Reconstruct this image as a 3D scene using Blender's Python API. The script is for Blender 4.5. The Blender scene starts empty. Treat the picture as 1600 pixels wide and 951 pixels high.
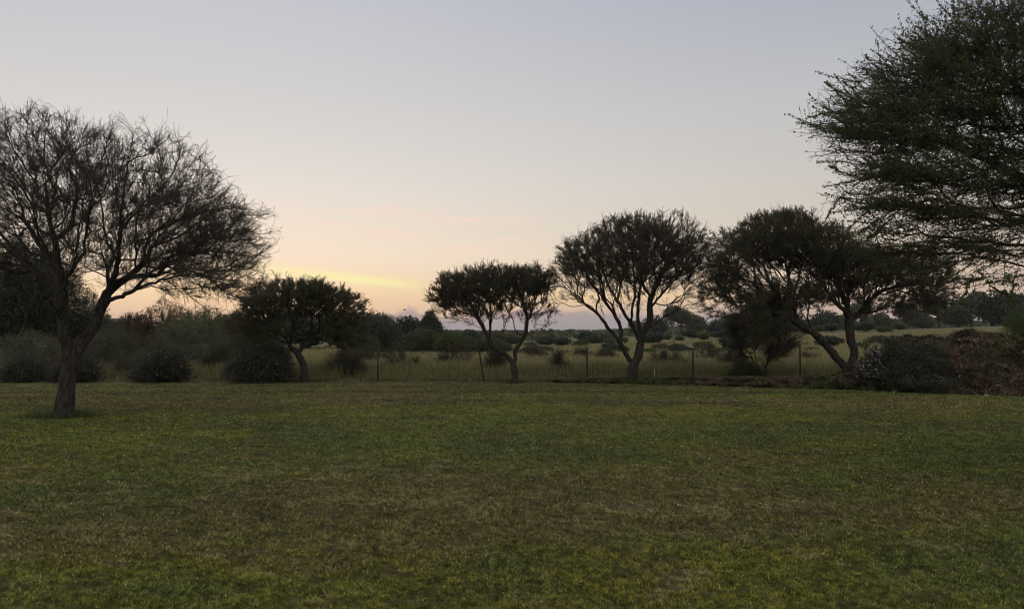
import bpy, math, random
import numpy as np

# ------------------------------------------------------------------ camera, sky, sun, exposure
SC = bpy.context.scene
COL = SC.collection
FP, HZ, EYE = 1208.0, 523.0, 1.75
PITCH = math.atan((HZ - 475.5) / FP)

cd = bpy.data.cameras.new("camera")
cam = bpy.data.objects.new("camera", cd)
COL.objects.link(cam)
cd.sensor_width = 36.0
cd.lens = FP / 1600 * 36.0
cd.clip_start = 0.05
cd.clip_end = 9000
cam.location = (0, 0, EYE)
cam.rotation_euler = (math.pi / 2 + PITCH, 0, 0)
SC.camera = cam
SC.view_settings.view_transform = 'Standard'
SC.view_settings.look = 'None'
SC.view_settings.gamma = 1
SC.view_settings.use_curve_mapping = False
SC.view_settings.exposure = 0.0
SC.cycles.filter_width = 1.05

SUN_AZ = -18.0     # degrees from the view axis, negative = left
SUN_EL = 1.0


def srgb(c):
    return tuple((v / 255 / 12.92) if v / 255 <= 0.04045 else ((v / 255 + 0.055) / 1.055) ** 2.4 for v in c)


class NT:
    """small node tree helper"""
    def __init__(s, tree):
        s.t = tree
        tree.nodes.clear()

    def n(s, kind, **kw):
        x = s.t.nodes.new(kind)
        for k, v in kw.items():
            setattr(x, k, v)
        return x

    def link(s, a, b):
        s.t.links.new(a, b)

    def put(s, sock, v):
        if hasattr(v, 'is_output'):
            s.t.links.new(v, sock)
        elif v is not None:
            sock.default_value = v

    def m(s, op, a, b=None, c=None, clamp=False):
        x = s.n('ShaderNodeMath', operation=op, use_clamp=clamp)
        s.put(x.inputs[0], a)
        s.put(x.inputs[1], b)
        s.put(x.inputs[2], c)
        return x.outputs[0]

    def mr(s, v, a, b, c=0.0, d=1.0, smooth=True):
        x = s.n('ShaderNodeMapRange', interpolation_type='SMOOTHSTEP' if smooth else 'LINEAR')
        s.put(x.inputs[0], v)
        for i, q in zip((1, 2, 3, 4), (a, b, c, d)):
            s.put(x.inputs[i], q)
        return x.outputs[0]

    def ramp(s, v, stops, interp='EASE'):
        x = s.n('ShaderNodeValToRGB')
        r = x.color_ramp
        r.interpolation = interp
        while len(r.elements) > 1:
            r.elements.remove(r.elements[-1])
        r.elements[0].position = stops[0][0]
        r.elements[0].color = (*stops[0][1], 1)
        for p, c in stops[1:]:
            e = r.elements.new(p)
            e.color = (*c, 1)
        s.put(x.inputs[0], v)
        return x.outputs[0]

    def mix(s, f, a, b, bt='MIX'):
        x = s.n('ShaderNodeMix', data_type='RGBA', blend_type=bt)
        s.put(x.inputs[0], f)
        s.put(x.inputs[6], (*a, 1) if isinstance(a, tuple) and len(a) == 3 else a)
        s.put(x.inputs[7], (*b, 1) if isinstance(b, tuple) and len(b) == 3 else b)
        return x.outputs[2]

    def noise(s, vec, scale, detail=3, rough=0.5):
        x = s.n('ShaderNodeTexNoise')
        x.inputs['Scale'].default_value = scale
        x.inputs['Detail'].default_value = detail
        x.inputs['Roughness'].default_value = rough
        s.put(x.inputs['Vector'], vec)
        return x.outputs[0]


def build_world():
    w = bpy.data.worlds.new("World")
    SC.world = w
    w.use_nodes = True
    T = NT(w.node_tree)
    tc = T.n('ShaderNodeTexCoord')
    sep = T.n('ShaderNodeSeparateXYZ')
    T.link(tc.outputs['Generated'], sep.inputs[0])
    X, Y, Z = sep.outputs
    deg = 180 / math.pi
    el = T.m('MULTIPLY', T.m('ARCSINE', Z), deg)
    az = T.m('MULTIPLY', T.m('ARCTAN2', X, Y), deg)
    dif = T.m('ABSOLUTE', T.m('SUBTRACT', az, -22.0))
    g = T.m('POWER', 2.71828, T.m('MULTIPLY', T.m('POWER', T.m('DIVIDE', dif, 43.0), 2.0), -1.0))
    # position along a square-root elevation scale, so that the low sky gets more stops
    u = T.m('POWER', T.m('DIVIDE', T.m('MAXIMUM', el, 0.0), 90.0), 0.5)

    def st(L):
        return [((e / 90.0) ** 0.5, srgb(c)) for e, c in L]
    warm = T.ramp(u, st([(0, (226, 192, 168)), (1.2, (236, 200, 166)), (3.0, (252, 222, 178)), (5.8, (252, 233, 210)),
                         (10.5, (234, 226, 217)), (17, (213, 211, 211)), (24, (198, 199, 208)), (34, (200, 204, 214)), (50, (228, 232, 240)),
                         (90, (250, 251, 255))]), 'LINEAR')
    cool = T.ramp(u, st([(0, (160, 138, 134)), (1.5, (178, 156, 146)), (3.5, (196, 175, 156)), (6, (196, 184, 168)),
                         (10, (193, 188, 180)), (16, (184, 186, 188)), (24, (158, 166, 182)), (34, (182, 188, 200)), (50, (226, 230, 238)),
                         (90, (250, 251, 255))]), 'LINEAR')  # overhead stops of both ramps raised out of view as added fill
    col = T.mix(g, cool, warm)
    # unseen sky behind the viewer, brightened as added fill for the foliage
    col = T.mix(T.m('MULTIPLY', T.mr(dif, 62.0, 115.0), T.mr(el, 55.0, 75.0, 0.85, 0.0)), col, srgb((250, 248, 246)))
    # cloud coordinates: azimuth / elevation in degrees, stretched along the horizon
    cmb = T.n('ShaderNodeCombineXYZ')
    T.put(cmb.inputs[0], T.m('MULTIPLY', az, 0.16))
    T.put(cmb.inputs[1], T.m('MULTIPLY', el, 1.1))
    nb = T.noise(cmb.outputs[0], 1.0, 4, 0.55)
    cm2 = T.n('ShaderNodeCombineXYZ')
    T.put(cm2.inputs[0], T.m('MULTIPLY', az, 1.0))
    T.put(cm2.inputs[1], T.m('MULTIPLY', el, 1.6))
    cm2.inputs[2].default_value = 3.3
    nf = T.noise(cm2.outputs[0], 1.3, 5, 0.6)
    # bright yellow streak, sloping gently down to the right
    mid = T.m('ADD', T.m('MULTIPLY', T.m('ADD', az, 12.0), -0.09), 4.1)
    mid = T.m('ADD', mid, T.m('MULTIPLY', T.m('SUBTRACT', nb, 0.5), 0.9))
    d = T.m('DIVIDE', T.m('SUBTRACT', el, mid), 0.42)
    s1 = T.m('POWER', 2.71828, T.m('MULTIPLY', T.m('MULTIPLY', d, d), -1.0))
    wnd = T.m('MULTIPLY', T.mr(az, -22.0, -12.5), T.mr(az, -10.0, -5.0, 1.0, 0.0))
    s1 = T.m('MULTIPLY', T.m('MULTIPLY', s1, wnd), 0.95)
    col = T.mix(s1, col, srgb((255, 246, 180)))
    # second faint yellow low on the far right of the bank
    d = T.m('DIVIDE', T.m('SUBTRACT', el, 2.75), 0.45)
    s3 = T.m('MULTIPLY', T.m('POWER', 2.71828, T.m('MULTIPLY', T.m('MULTIPLY', d, d), -1.0)),
             T.m('MULTIPLY', T.mr(az, 0.0, 4.0), T.mr(az, 11.0, 17.0, 1.0, 0.0)))
    col = T.mix(T.m('MULTIPLY', s3, 0.55), col, srgb((250, 214, 158)))
    # faint pink wisps higher up
    wsp = T.m('MULTIPLY', T.mr(nb, 0.46, 0.66), T.m('MULTIPLY', T.mr(el, 4.5, 6.5), T.mr(el, 8.0, 10.5, 1.0, 0.0)))
    wsp = T.m('MULTIPLY', wsp, T.m('MULTIPLY', T.mr(az, -20.0, -10.0), T.mr(az, -3.0, 4.0, 1.0, 0.0)))
    col = T.mix(T.m('MULTIPLY', wsp, 0.6), col, srgb((254, 222, 204)))
    # purple-grey cumulus bank along the horizon
    a0 = T.m('DIVIDE', T.m('ADD', az, 20.0), 60.0)
    top = T.ramp(a0, [(0.0, (0, 0, 0)), (0.13, (0.02,) * 3), (0.165, (0.42,) * 3), (0.2, (0.56,) * 3), (0.207, (0.67,) * 3),
                      (0.225, (0.5,) * 3), (0.26, (0.4,) * 3), (0.3, (0.5,) * 3), (0.36, (0.62,) * 3), (0.42, (0.58,) * 3),
                      (0.5, (0.5,) * 3), (0.62, (0.5,) * 3), (0.8, (0.3,) * 3), (1.0, (0.25,) * 3)], 'LINEAR')
    top = T.m('MULTIPLY', top, 3.2)
    top = T.m('ADD', top, T.m('MULTIPLY', T.m('SUBTRACT', nf, 0.5), 0.75))
    df = T.m('SUBTRACT', top, el)
    bank = T.m('MULTIPLY', T.mr(df, -0.10, 0.30), T.mr(a0, 0.12, 0.17))
    bcol = T.ramp(T.m('DIVIDE', df, 2.0, clamp=True),
                  [(0.0, srgb((192, 170, 164))), (0.25, srgb((173, 158, 160))), (1.0, srgb((163, 152, 155)))])
    bcol = T.mix(T.mr(az, 10.0, 30.0), bcol, srgb((178, 152, 142)))
    col = T.mix(T.m('MULTIPLY', bank, 0.95), col, bcol)
    # the ground half of the dome (never seen): dull
    col = T.mix(T.mr(el, -3.0, -0.5, 1.0, 0.0), col, (0.02, 0.02, 0.016))
    sky = T.n('ShaderNodeTexSky')
    sky.sky_type = 'NISHITA'
    sky.sun_disc = False
    sky.sun_elevation = math.radians(SUN_EL)
    sky.sun_rotation = math.radians(SUN_AZ)
    vm = T.n('ShaderNodeVectorMath', operation='SCALE')
    T.link(col, vm.inputs[0])
    vm.inputs['Scale'].default_value = 9.7
    v2 = T.n('ShaderNodeVectorMath', operation='SCALE')
    T.link(sky.outputs[0], v2.inputs[0])
    v2.inputs['Scale'].default_value = 0.06
    va = T.n('ShaderNodeVectorMath', operation='ADD')
    T.link(vm.outputs[0], va.inputs[0])
    T.link(v2.outputs[0], va.inputs[1])
    bg = T.n('ShaderNodeBackground')
    bg.inputs[1].default_value = 0.1
    T.link(va.outputs[0], bg.inputs[0])
    out = T.n('ShaderNodeOutputWorld')
    T.link(bg.outputs[0], out.inputs[0])


build_world()
sl = bpy.data.lights.new("sun", 'SUN')
sl.energy = 0.12
sl.angle = math.radians(12)
sl.color = (1.0, 0.72, 0.45)
sun = bpy.data.objects.new("sun", sl)
COL.objects.link(sun)
sun.location = (-20, 60, 20)
# light travels from the glow towards the camera
sun.rotation_euler = (math.radians(90 - 3.0), 0, math.radians(180 - SUN_AZ))

# ------------------------------------------------------------------ helpers
rng = np.random.default_rng(7)


def P(px, py, d):
    """photo pixel + distance along the ground axis -> world point"""
    x = (px - 800.0) / FP
    y = (475.5 - py) / FP
    c, s = math.cos(PITCH), math.sin(PITCH)
    f = c - y * s
    z = s + y * c
    return np.array([x / f * d, d, EYE + z / f * d])


def norm(v):
    return v / np.maximum(np.linalg.norm(v, axis=-1, keepdims=True), 1e-9)


def tag(o, label=None, cat=None, group=None, kind=None):
    if label: o['label'] = label
    if cat: o['category'] = cat
    if group: o['group'] = group
    if kind: o['kind'] = kind
    return o


def empty(name, loc):
    o = bpy.data.objects.new(name, None)
    o.empty_display_size = 0.3
    COL.objects.link(o)
    o.location = tuple(float(v) for v in loc)
    return o


def mesh_np(name, V, F, mat, parent=None, tint=None, col=None, smooth=False):
    """V (n,3) world coordinates; F list of index arrays (m,k)"""
    V = np.asarray(V, dtype=np.float32)
    if parent is not None:
        V = V - np.array(parent.location, dtype=np.float32)
    me = bpy.data.meshes.new(name)
    me.vertices.add(len(V))
    me.vertices.foreach_set('co', V.ravel())
    F = [np.asarray(f, dtype=np.int32) for f in F if len(f)]
    nl = sum(f.size for f in F)
    me.loops.add(nl)
    me.loops.foreach_set('vertex_index', np.concatenate([f.ravel() for f in F]))
    sizes = np.concatenate([np.full(len(f), f.shape[1], dtype=np.int32) for f in F])
    starts = np.concatenate([[0], np.cumsum(sizes)[:-1]]).astype(np.int32)
    me.polygons.add(len(sizes))
    me.polygons.foreach_set('loop_start', starts)
    me.polygons.foreach_set('loop_total', sizes)
    if smooth:
        me.polygons.foreach_set('use_smooth', np.ones(len(sizes), dtype=bool))
    me.update(calc_edges=True)
    if tint is not None:
        a = me.attributes.new('tint', 'FLOAT', 'POINT')
        a.data.foreach_set('value', np.asarray(tint, dtype=np.float32))
    if col is not None:
        a = me.attributes.new('col', 'FLOAT_COLOR', 'POINT')
        c4 = np.ones((len(V), 4), dtype=np.float32)
        c4[:, :3] = col
        a.data.foreach_set('color', c4.ravel())
    me.materials.append(mat)
    o = bpy.data.objects.new(name, me)
    COL.objects.link(o)
    if parent is not None:
        o.parent = parent
    return o


def vnoise(x, y, seed=0):
    """value noise in [0,1]"""
    xi = np.floor(x).astype(np.int64)
    yi = np.floor(y).astype(np.int64)
    fx, fy = x - xi, y - yi
    fx = fx * fx * (3 - 2 * fx)
    fy = fy * fy * (3 - 2 * fy)

    def h(a, b):
        n = (a * 374761393 + b * 668265263 + seed * 974634777) & 0xffffffff
        n = ((n ^ (n >> 13)) * 1274126177) & 0xffffffff
        n = (n ^ (n >> 16)) & 0xffff
        return n / 65535.0
    return (h(xi, yi) * (1 - fx) * (1 - fy) + h(xi + 1, yi) * fx * (1 - fy)
            + h(xi, yi + 1) * (1 - fx) * fy + h(xi + 1, yi + 1) * fx * fy)


def fbm(x, y, seed=0, o=4):
    s, a, t = 0, 1.0, 0
    c, sn = math.cos(0.6), math.sin(0.6)
    for k in range(o):
        s = s + a * vnoise(x, y, seed + k * 17)
        t += a
        a *= 0.5
        x, y = (x * c - y * sn) * 2.03 + 5.1, (x * sn + y * c) * 2.03 - 3.7
    return s / t


def sst(a, b, x):
    t = np.clip((x - a) / (b - a), 0, 1)
    return t * t * (3 - 2 * t)


# ------------------------------------------------------------------ terrain functions
def bank_front(X):
    return np.interp(X, [-50, 2.5, 4.6, 10.8, 13.7, 24, 60], [28.6, 28.2, 27.4, 24.6, 22.2, 18.2, 12])


def bank_h(X, Y):
    """low earth ridge under the right hand trees that grows into a mound"""
    fd = Y - bank_front(X)
    H = np.interp(X, [1.0, 3.5, 6, 9, 11.0, 11.8, 12.6, 13.3, 15, 18, 26, 34], [0, 0.10, 0.17, 0.22, 0.34, 0.62, 1.15, 1.6, 1.7, 1.72, 1.7, 0])
    wid = np.interp(X, [3, 11, 14, 30], [0.7, 1.3, 3.0, 3.6])
    back = np.interp(X, [3, 11, 14, 30], [1.0, 2.2, 4.4, 5.5])
    prof = sst(0, 1, fd / wid) * (1 - sst(0, 1, (fd - back) / wid))
    n = fbm(X * 0.9, Y * 0.9, 31, 4)
    n2 = fbm(X * 4.0, Y * 4.0, 32, 3)
    n3 = fbm(X * 1.9, Y * 1.9, 33, 3)
    return H * prof * (0.82 + 0.32 * n) + prof * ((n2 - 0.5) * 0.24 + (n3 - 0.5) * 0.30) * np.minimum(1, H * 1.2)


def ground_h(X, Y):
    d = np.hypot(X, Y)
    az = np.degrees(np.arctan2(X, np.maximum(Y, 1e-3)))
    az = np.where(Y <= 0, np.sign(X) * 90, az)
    lawn = 0.07 * (fbm(X * 0.16, Y * 0.22, 3, 3) - 0.5) * sst(4, 12, d) + 0.02 * (fbm(X * 0.9, Y * 1.1, 4, 3) - 0.5)
    lawn = lawn * (1 - sst(40, 70, d))
    rise = np.interp(az, [-90, -5, 3, 8, 14, 22, 34, 90], [0, 0, 0.25, 0.9, 1.5, 2.2, 3.1, 4.0])
    h = rise * sst(45, 150, d) * (1 + 0.25 * (fbm(X / 40, Y / 40, 5, 3) - 0.5))
    h = h + 0.5 * (fbm(X / 25, Y / 25, 6, 3) - 0.5) * sst(60, 140, d)
    hill = np.interp(az, [-90, -20, -5, 5, 12, 30, 90], [10, 8, 7, 8, 12, 14, 12])
    h = h + hill * (0.55 + 0.9 * fbm(X / 500, Y / 500, 8, 3)) * sst(300, 1900, d)
    return lawn + h


EDGE = 29.3      # distance of the fence line


def lawn_col(X, Y):
    """turf colour at a point: green, lime, dry brown or straw patches, plus painted relief shade"""
    d = np.hypot(X, Y)
    n1 = fbm(X * 0.23 + 3, Y * 0.34, 11, 4)
    n2 = fbm(X * 0.8, Y * 1.3, 12, 4)
    n3 = fbm(X * 3.0, Y * 4.5, 13, 3)
    n4 = fbm(X * 0.5 + 9, Y * 0.6, 14, 4)
    green = np.array([0.103, 0.120, 0.025])
    deep = np.array([0.082, 0.094, 0.026])
    lime = np.array([0.168, 0.158, 0.020])
    brown = np.array([0.126, 0.100, 0.040])
    straw = np.array([0.200, 0.165, 0.080])
    lm = np.interp(d, [5, 6.5, 8, 10, 14, 18, 24, 28], [0.26, 0.20, 0.04, -0.04, 0.05, 0.06, 0.14, -0.05])
    bm = np.interp(d, [5, 6.2, 7.2, 9, 11, 14, 19, 22, 25, 29], [-0.10, -0.04, 0.12, 0.14, 0.03, -0.14, -0.06, 0.10, 0.03, 0.15])
    c = green + (deep - green) * sst(0.42, 0.6, n4)[..., None]
    c = c + (lime - c) * (sst(0.50, 0.66, n1 * 0.4 + n2 * 0.6 + lm * 0.45) * 0.6)[..., None]
    c = c + (brown - c) * (sst(0.50, 0.66, n1 * 0.55 + n2 * 0.2 + n3 * 0.25 + bm) * 0.75)[..., None]
    c = c + (straw - c) * (sst(0.60, 0.74, n3 * 0.7 + n2 * 0.3 + bm * 0.3) * 0.5)[..., None]
    Ys = 23.6 + 1.6 * (fbm(X * 0.12, X * 0 + 4, 17, 3) - .5)  # dark strips: shade of an unmodelled trough painted into the turf
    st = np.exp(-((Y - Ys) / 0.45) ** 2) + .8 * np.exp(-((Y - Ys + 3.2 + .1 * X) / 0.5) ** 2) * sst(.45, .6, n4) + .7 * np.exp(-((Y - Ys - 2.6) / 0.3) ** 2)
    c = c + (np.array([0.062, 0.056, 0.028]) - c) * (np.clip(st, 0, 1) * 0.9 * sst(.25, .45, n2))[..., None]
    n5 = 0.35 * fbm(X * 9.0 + 1, Y * 12.0, 15, 3) + 0.65 * vnoise(X * 42.0 + 1, Y * 42.0, 16)  # fine speckle: shade between tufts put into the colour
    return c * (0.85 + 0.3 * n3)[..., None] * (0.35 + 1.3 * sst(0.25, 0.75, n5))[..., None]


# ------------------------------------------------------------------ materials
def new_mat(name):
    m = bpy.data.materials.new(name)
    m.use_nodes = True
    return m, NT(m.node_tree)


def finish(T, colr, rough=0.85, bump=None, bump_d=0.02, bump_s=0.6, transl=0.0, spec=0.2):
    b = T.n('ShaderNodeBsdfPrincipled')
    T.put(b.inputs['Base Color'], (*colr, 1) if isinstance(colr, tuple) else colr)
    b.inputs['Roughness'].default_value = rough
    b.inputs['Specular IOR Level'].default_value = spec
    if bump is not None:
        bp = T.n('ShaderNodeBump')
        bp.inputs['Strength'].default_value = bump_s
        bp.inputs['Distance'].default_value = bump_d
        T.link(bump, bp.inputs['Height'])
        T.link(bp.outputs[0], b.inputs['Normal'])
    o = T.n('ShaderNodeOutputMaterial')
    if transl > 0:
        tr = T.n('ShaderNodeBsdfTranslucent')
        T.put(tr.inputs[0], (*colr, 1) if isinstance(colr, tuple) else colr)
        mx = T.n('ShaderNodeMixShader')
        mx.inputs[0].default_value = transl
        T.link(b.outputs[0], mx.inputs[1])
        T.link(tr.outputs[0], mx.inputs[2])
        T.link(mx.outputs[0], o.inputs[0])
    else:
        T.link(b.outputs[0], o.inputs[0])


def bark_mat(name, c0, c1):
    m, T = new_mat(name)
    tc = T.n('ShaderNodeTexCoord')
    mp = T.n('ShaderNodeMapping')
    mp.inputs['Scale'].default_value = (14, 14, 4)
    T.link(tc.outputs['Object'], mp.inputs[0])
    n = T.noise(mp.outputs[0], 1.6, 6, 0.65)
    v = T.n('ShaderNodeTexVoronoi')
    v.inputs['Scale'].default_value = 1.8
    T.link(mp.outputs[0], v.inputs['Vector'])
    h = T.m('ADD', T.m('MULTIPLY', v.outputs['Distance'], 0.7), n)
    c = T.ramp(n, [(0.35, c0), (0.65, c1)])
    finish(T, c, 0.95, h, 0.03, 0.9, spec=0.1)
    return m


def leaf_mat(name, stops, transl=0.3, rough=0.7, spec=0.2):
    m, T = new_mat(name)
    at = T.n('ShaderNodeAttribute', attribute_name='tint')
    c = T.ramp(at.outputs['Fac'], [(i / (len(stops) - 1), s) for i, s in enumerate(stops)], 'LINEAR')
    finish(T, c, rough, transl=transl, spec=spec)
    return m


def col_mat(name, transl=0.25):
    m, T = new_mat(name)
    at = T.n('ShaderNodeAttribute', attribute_name='col')
    finish(T, at.outputs['Color'], 0.75, transl=transl, spec=0.15)
    return m


def plain_mat(name, c, rough=0.8, nscale=8.0, var=0.3, spec=0.2):
    m, T = new_mat(name)
    tc = T.n('ShaderNodeTexCoord')
    n = T.noise(tc.outputs['Object'], nscale, 5, 0.6)
    cc = T.ramp(n, [(0.3, tuple(v * (1 - var) for v in c)), (0.7, tuple(min(1, v * (1 + var)) for v in c))])
    finish(T, cc, rough, n, 0.01, 0.5, spec=spec)
    return m


def mound_mat():
    m, T = new_mat('mound_soil')
    at = T.n('ShaderNodeAttribute', attribute_name='col')
    geo = T.n('ShaderNodeNewGeometry')
    n = T.noise(geo.outputs['Position'], 9.0, 6, 0.7)
    c = T.mix(T.mr(n, 0.40, 0.60), at.outputs['Color'], (0.022, 0.017, 0.011))
    finish(T, c, 0.95, n, 0.12, 1.0, spec=0.03)
    return m


def ground_mat():
    m, T = new_mat('turf_soil')
    at = T.n('ShaderNodeAttribute', attribute_name='col')
    geo = T.n('ShaderNodeNewGeometry')
    n = T.noise(geo.outputs['Position'], 22.0, 5, 0.7)
    n2 = T.noise(geo.outputs['Position'], 5.0, 4, 0.6)
    n3 = T.noise(geo.outputs['Position'], 0.35, 5, 0.6)
    c = T.mix(T.mr(n, 0.42, 0.62), at.outputs['Color'], (0.05, 0.04, 0.024))
    c = T.mix(0.35, c, T.mix(n3, at.outputs['Color'], (0.09, 0.085, 0.035)))
    hh = T.m('ADD', T.m('MULTIPLY', n, 0.5), n2)
    finish(T, c, 0.95, hh, 0.06, 0.8, spec=0.05)
    return m


M_BARK = bark_mat('dark_fissured_bark', (0.022, 0.018, 0.015), (0.062, 0.052, 0.043))
M_TWIG = bark_mat('dark_twig', (0.045, 0.038, 0.031), (0.095, 0.080, 0.062))
M_PALE = bark_mat('bleached_wood', (0.12, 0.105, 0.09), (0.22, 0.20, 0.17))
G = dict(
    acacia=leaf_mat('acacia_leaf', [(0.036, 0.042, 0.018), (0.066, 0.074, 0.028), (0.118, 0.116, 0.042)], 0.4),
    near=leaf_mat('thorn_leaf', [(0.040, 0.055, 0.018), (0.078, 0.100, 0.030), (0.135, 0.150, 0.044)], 0.42),
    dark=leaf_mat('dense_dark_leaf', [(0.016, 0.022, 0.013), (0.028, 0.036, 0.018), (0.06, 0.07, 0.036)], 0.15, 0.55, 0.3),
    grey=leaf_mat('feathery_leaf', [(0.085, 0.095, 0.052), (0.125, 0.135, 0.070), (0.18, 0.19, 0.10)], 0.4),
    olive=leaf_mat('olive_leaf', [(0.048, 0.054, 0.028), (0.076, 0.082, 0.040), (0.118, 0.118, 0.056)], 0.35),
    rust=leaf_mat('rusty_leaf', [(0.045, 0.032, 0.018), (0.080, 0.048, 0.024), (0.13, 0.07, 0.030)], 0.45),
    green=leaf_mat('fresh_leaf', [(0.045, 0.066, 0.020), (0.070, 0.098, 0.030), (0.11, 0.14, 0.042)], 0.35),
    dry=leaf_mat('dry_leaf', [(0.045, 0.034, 0.022), (0.095, 0.068, 0.042), (0.16, 0.12, 0.072)], 0.25),
    glossy=leaf_mat('glossy_leaf', [(0.022, 0.028, 0.015), (0.04, 0.046, 0.024), (0.42, 0.42, 0.38)], 0.05, 0.35, 0.6),
)
M_GRASS = col_mat('grass_blade')
M_GROUND = ground_mat()
M_MOUND = mound_mat()
M_POST = plain_mat('weathered_steel_post', (0.045, 0.04, 0.036), 0.8, 20)
M_WIRE = plain_mat('galvanised_wire', (0.10, 0.10, 0.095), 0.5, 20)
M_WHITE = plain_mat('old_white_paint', (0.30, 0.28, 0.22), 0.8, 30, 0.15)
M_STONE = plain_mat('grey_stone', (0.19, 0.17, 0.14), 0.9, 6, 0.35)

# ------------------------------------------------------------------ ground sheet
def build_ground():
    ang = np.concatenate([np.arange(-180, -52, 4), np.arange(-52, 52, 0.45), np.arange(52, 180.1, 4)])
    ang[-1] = 180
    r = [0.6]
    while r[-1] < 6500:
        k = 0.012 if r[-1] < 34 else (0.03 if r[-1] < 400 else 0.06)
        if r[-1] < 4: k = 0.08
        r.append(r[-1] * (1 + k))
    r = np.array(r)
    A, R = np.meshgrid(np.radians(ang), r)
    X, Y = R * np.sin(A), R * np.cos(A)
    Z = ground_h(X, Y)
    # thin trench along the fence, bare soil darkened by a painted shadow line
    Z = Z - 0.03 * np.exp(-((Y - EDGE) / 0.35) ** 2) * (np.abs(X) < 40)
    nr, na = X.shape
    V = np.stack([X, Y, Z], -1).reshape(-1, 3)
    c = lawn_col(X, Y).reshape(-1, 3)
    x, y = V[:, 0], V[:, 1]
    d = np.hypot(x, y)
    # field beyond the fence: dry veld soil and grass
    n = fbm(x / 9, y / 14, 21, 4)
    gp = sst(0.24, 0.40, 0.55 * vnoise(x * 9, y * 7, 54) + 0.45 * vnoise(x * 21, y * 16, 55))
    c = c * (0.35 + 0.5 * gp)[:, None]
    veld = np.array([0.12, 0.118, 0.045]) + (np.array([0.20, 0.17, 0.085]) - np.array([0.12, 0.118, 0.045])) * sst(0.4, 0.65, n)[:, None]
    az = np.degrees(np.arctan2(x, np.maximum(y, 1e-3)))
    pale = np.exp(-((d - 84 - 6 * (fbm(x / 20, x * 0 + 2, 77, 2) - .5)) / 7.0) ** 2) * sst(0.5, 3, az) * (1 - sst(15, 19, az))
    veld = veld + (np.array([0.27, 0.22, 0.15]) - veld) * (pale * 0.8)[:, None]
    ero = sst(0.5, 0.62, fbm(x / 7, y / 7, 24, 3)) * sst(95, 110, d) * (1 - sst(260, 420, d)) * sst(4, 9, az)
    veld = veld + (np.array([0.24, 0.20, 0.13]) - veld) * (ero * 0.7)[:, None]
    far = sst(350, 1200, d)
    veld = veld + (np.array([0.035, 0.045, 0.025]) - veld) * far[:, None]
    w = sst(-0.25, 0.15, y - EDGE + 0.4 * (fbm(x, y * 0 + 1, 9, 3) - 0.5))
    soil = np.array([0.040, 0.032, 0.020])
    c = c + (veld - c) * w[:, None]
    tr = np.exp(-((y - EDGE - 0.15) / 0.30) ** 2)  # darkens the fence line: bare soil plus a painted shadow line
    c = c + (soil - c) * (tr * 0.9)[:, None]
    i = np.arange(nr * na).reshape(nr, na)
    Q = np.stack([i[:-1, :-1], i[:-1, 1:], i[1:, 1:], i[1:, :-1]], -1).reshape(-1, 4)[:, ::-1]
    # centre disc
    ci = len(V)
    V = np.vstack([V, [[0, 0, float(Z[0].mean())]]])
    c = np.vstack([c, c[:1]])
    Tn = np.stack([np.full(na - 1, ci), i[0, 1:], i[0, :-1]], -1)
    o = mesh_np('ground', V, [Q, Tn], M_GROUND, col=c, smooth=True)
    tag(o, kind='structure')


build_ground()


def build_bank():
    xs = np.arange(0.5, 33, 0.12)
    ys = np.arange(0, 10.5, 0.12)
    Xg, F = np.meshgrid(xs, ys)
    Yg = bank_front(Xg) - 0.6 + F
    h = bank_h(Xg, Yg)
    Z = ground_h(Xg, Yg) + h - 0.035 + 0.03 * sst(0.0, 0.06, h)
    n = fbm(Xg * 1.2, Yg * 1.2, 41, 4)
    n2 = fbm(Xg * 5, Yg * 5, 42, 3)
    red = np.array([0.078, 0.054, 0.036])
    drk = np.array([0.070, 0.054, 0.034])
    grn = np.array([0.040, 0.042, 0.020])
    n3 = fbm(Xg * 9, Yg * 9, 43, 2)
    c = red + (drk - red) * sst(0.36, 0.60, n2)[..., None]
    c = c + (grn - c) * (sst(0.46, 0.60, n) * 0.55)[..., None]
    c = c * (0.45 + 1.1 * n3)[..., None]
    V = np.stack([Xg, Yg, Z], -1).reshape(-1, 3)
    nr, na = Xg.shape
    i = np.arange(nr * na).reshape(nr, na)
    Q = np.stack([i[:-1, :-1], i[:-1, 1:], i[1:, 1:], i[1:, :-1]], -1).reshape(-1, 4)
    o = mesh_np('earth_mound', V, [Q], M_MOUND, col=c.reshape(-1, 3), smooth=True)
    tag(o, kind='structure')


build_bank()


def surf(x, y):
    x = np.asarray(x, float)
    y = np.asarray(y, float)
    return ground_h(x, y) + np.maximum(0, bank_h(x, y))


# ------------------------------------------------------------------ grass
def blades(X, Y, Z, H, W, C, lean=0.5, dirs=None, seg2=False):
    """one bent blade per point; returns V, F, col"""
    n = len(X)
    a = rng.uniform(0, 2 * np.pi, n) if dirs is None else dirs
    ld = rng.normal(0, 1, (n, 2)) * lean
    base = np.stack([X, Y, Z], -1)
    sx = np.stack([np.cos(a), np.sin(a), a * 0], -1) * (W / 2)[:, None]
    top = base + np.stack([ld[:, 0] * H, ld[:, 1] * H, H], -1)
    if not seg2:
        V = np.stack([base - sx, base + sx, top], 1).reshape(-1, 3)
        i = np.arange(n)[:, None] * 3
        return V, [i + np.array([[0, 1, 2]])], np.repeat(C, 3, 0)
    mid = base + np.stack([ld[:, 0] * H * 0.3, ld[:, 1] * H * 0.3, H * 0.55], -1)
    V = np.stack([base - sx, base + sx, mid + sx * 0.8, mid - sx * 0.8, top + sx * 0.3, top - sx * 0.3], 1).reshape(-1, 3)
    i = np.arange(n)[:, None] * 6
    return V, [np.vstack([i + np.array([[0, 1, 2, 3]]), i + np.array([[3, 2, 4, 5]])])], None


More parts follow.
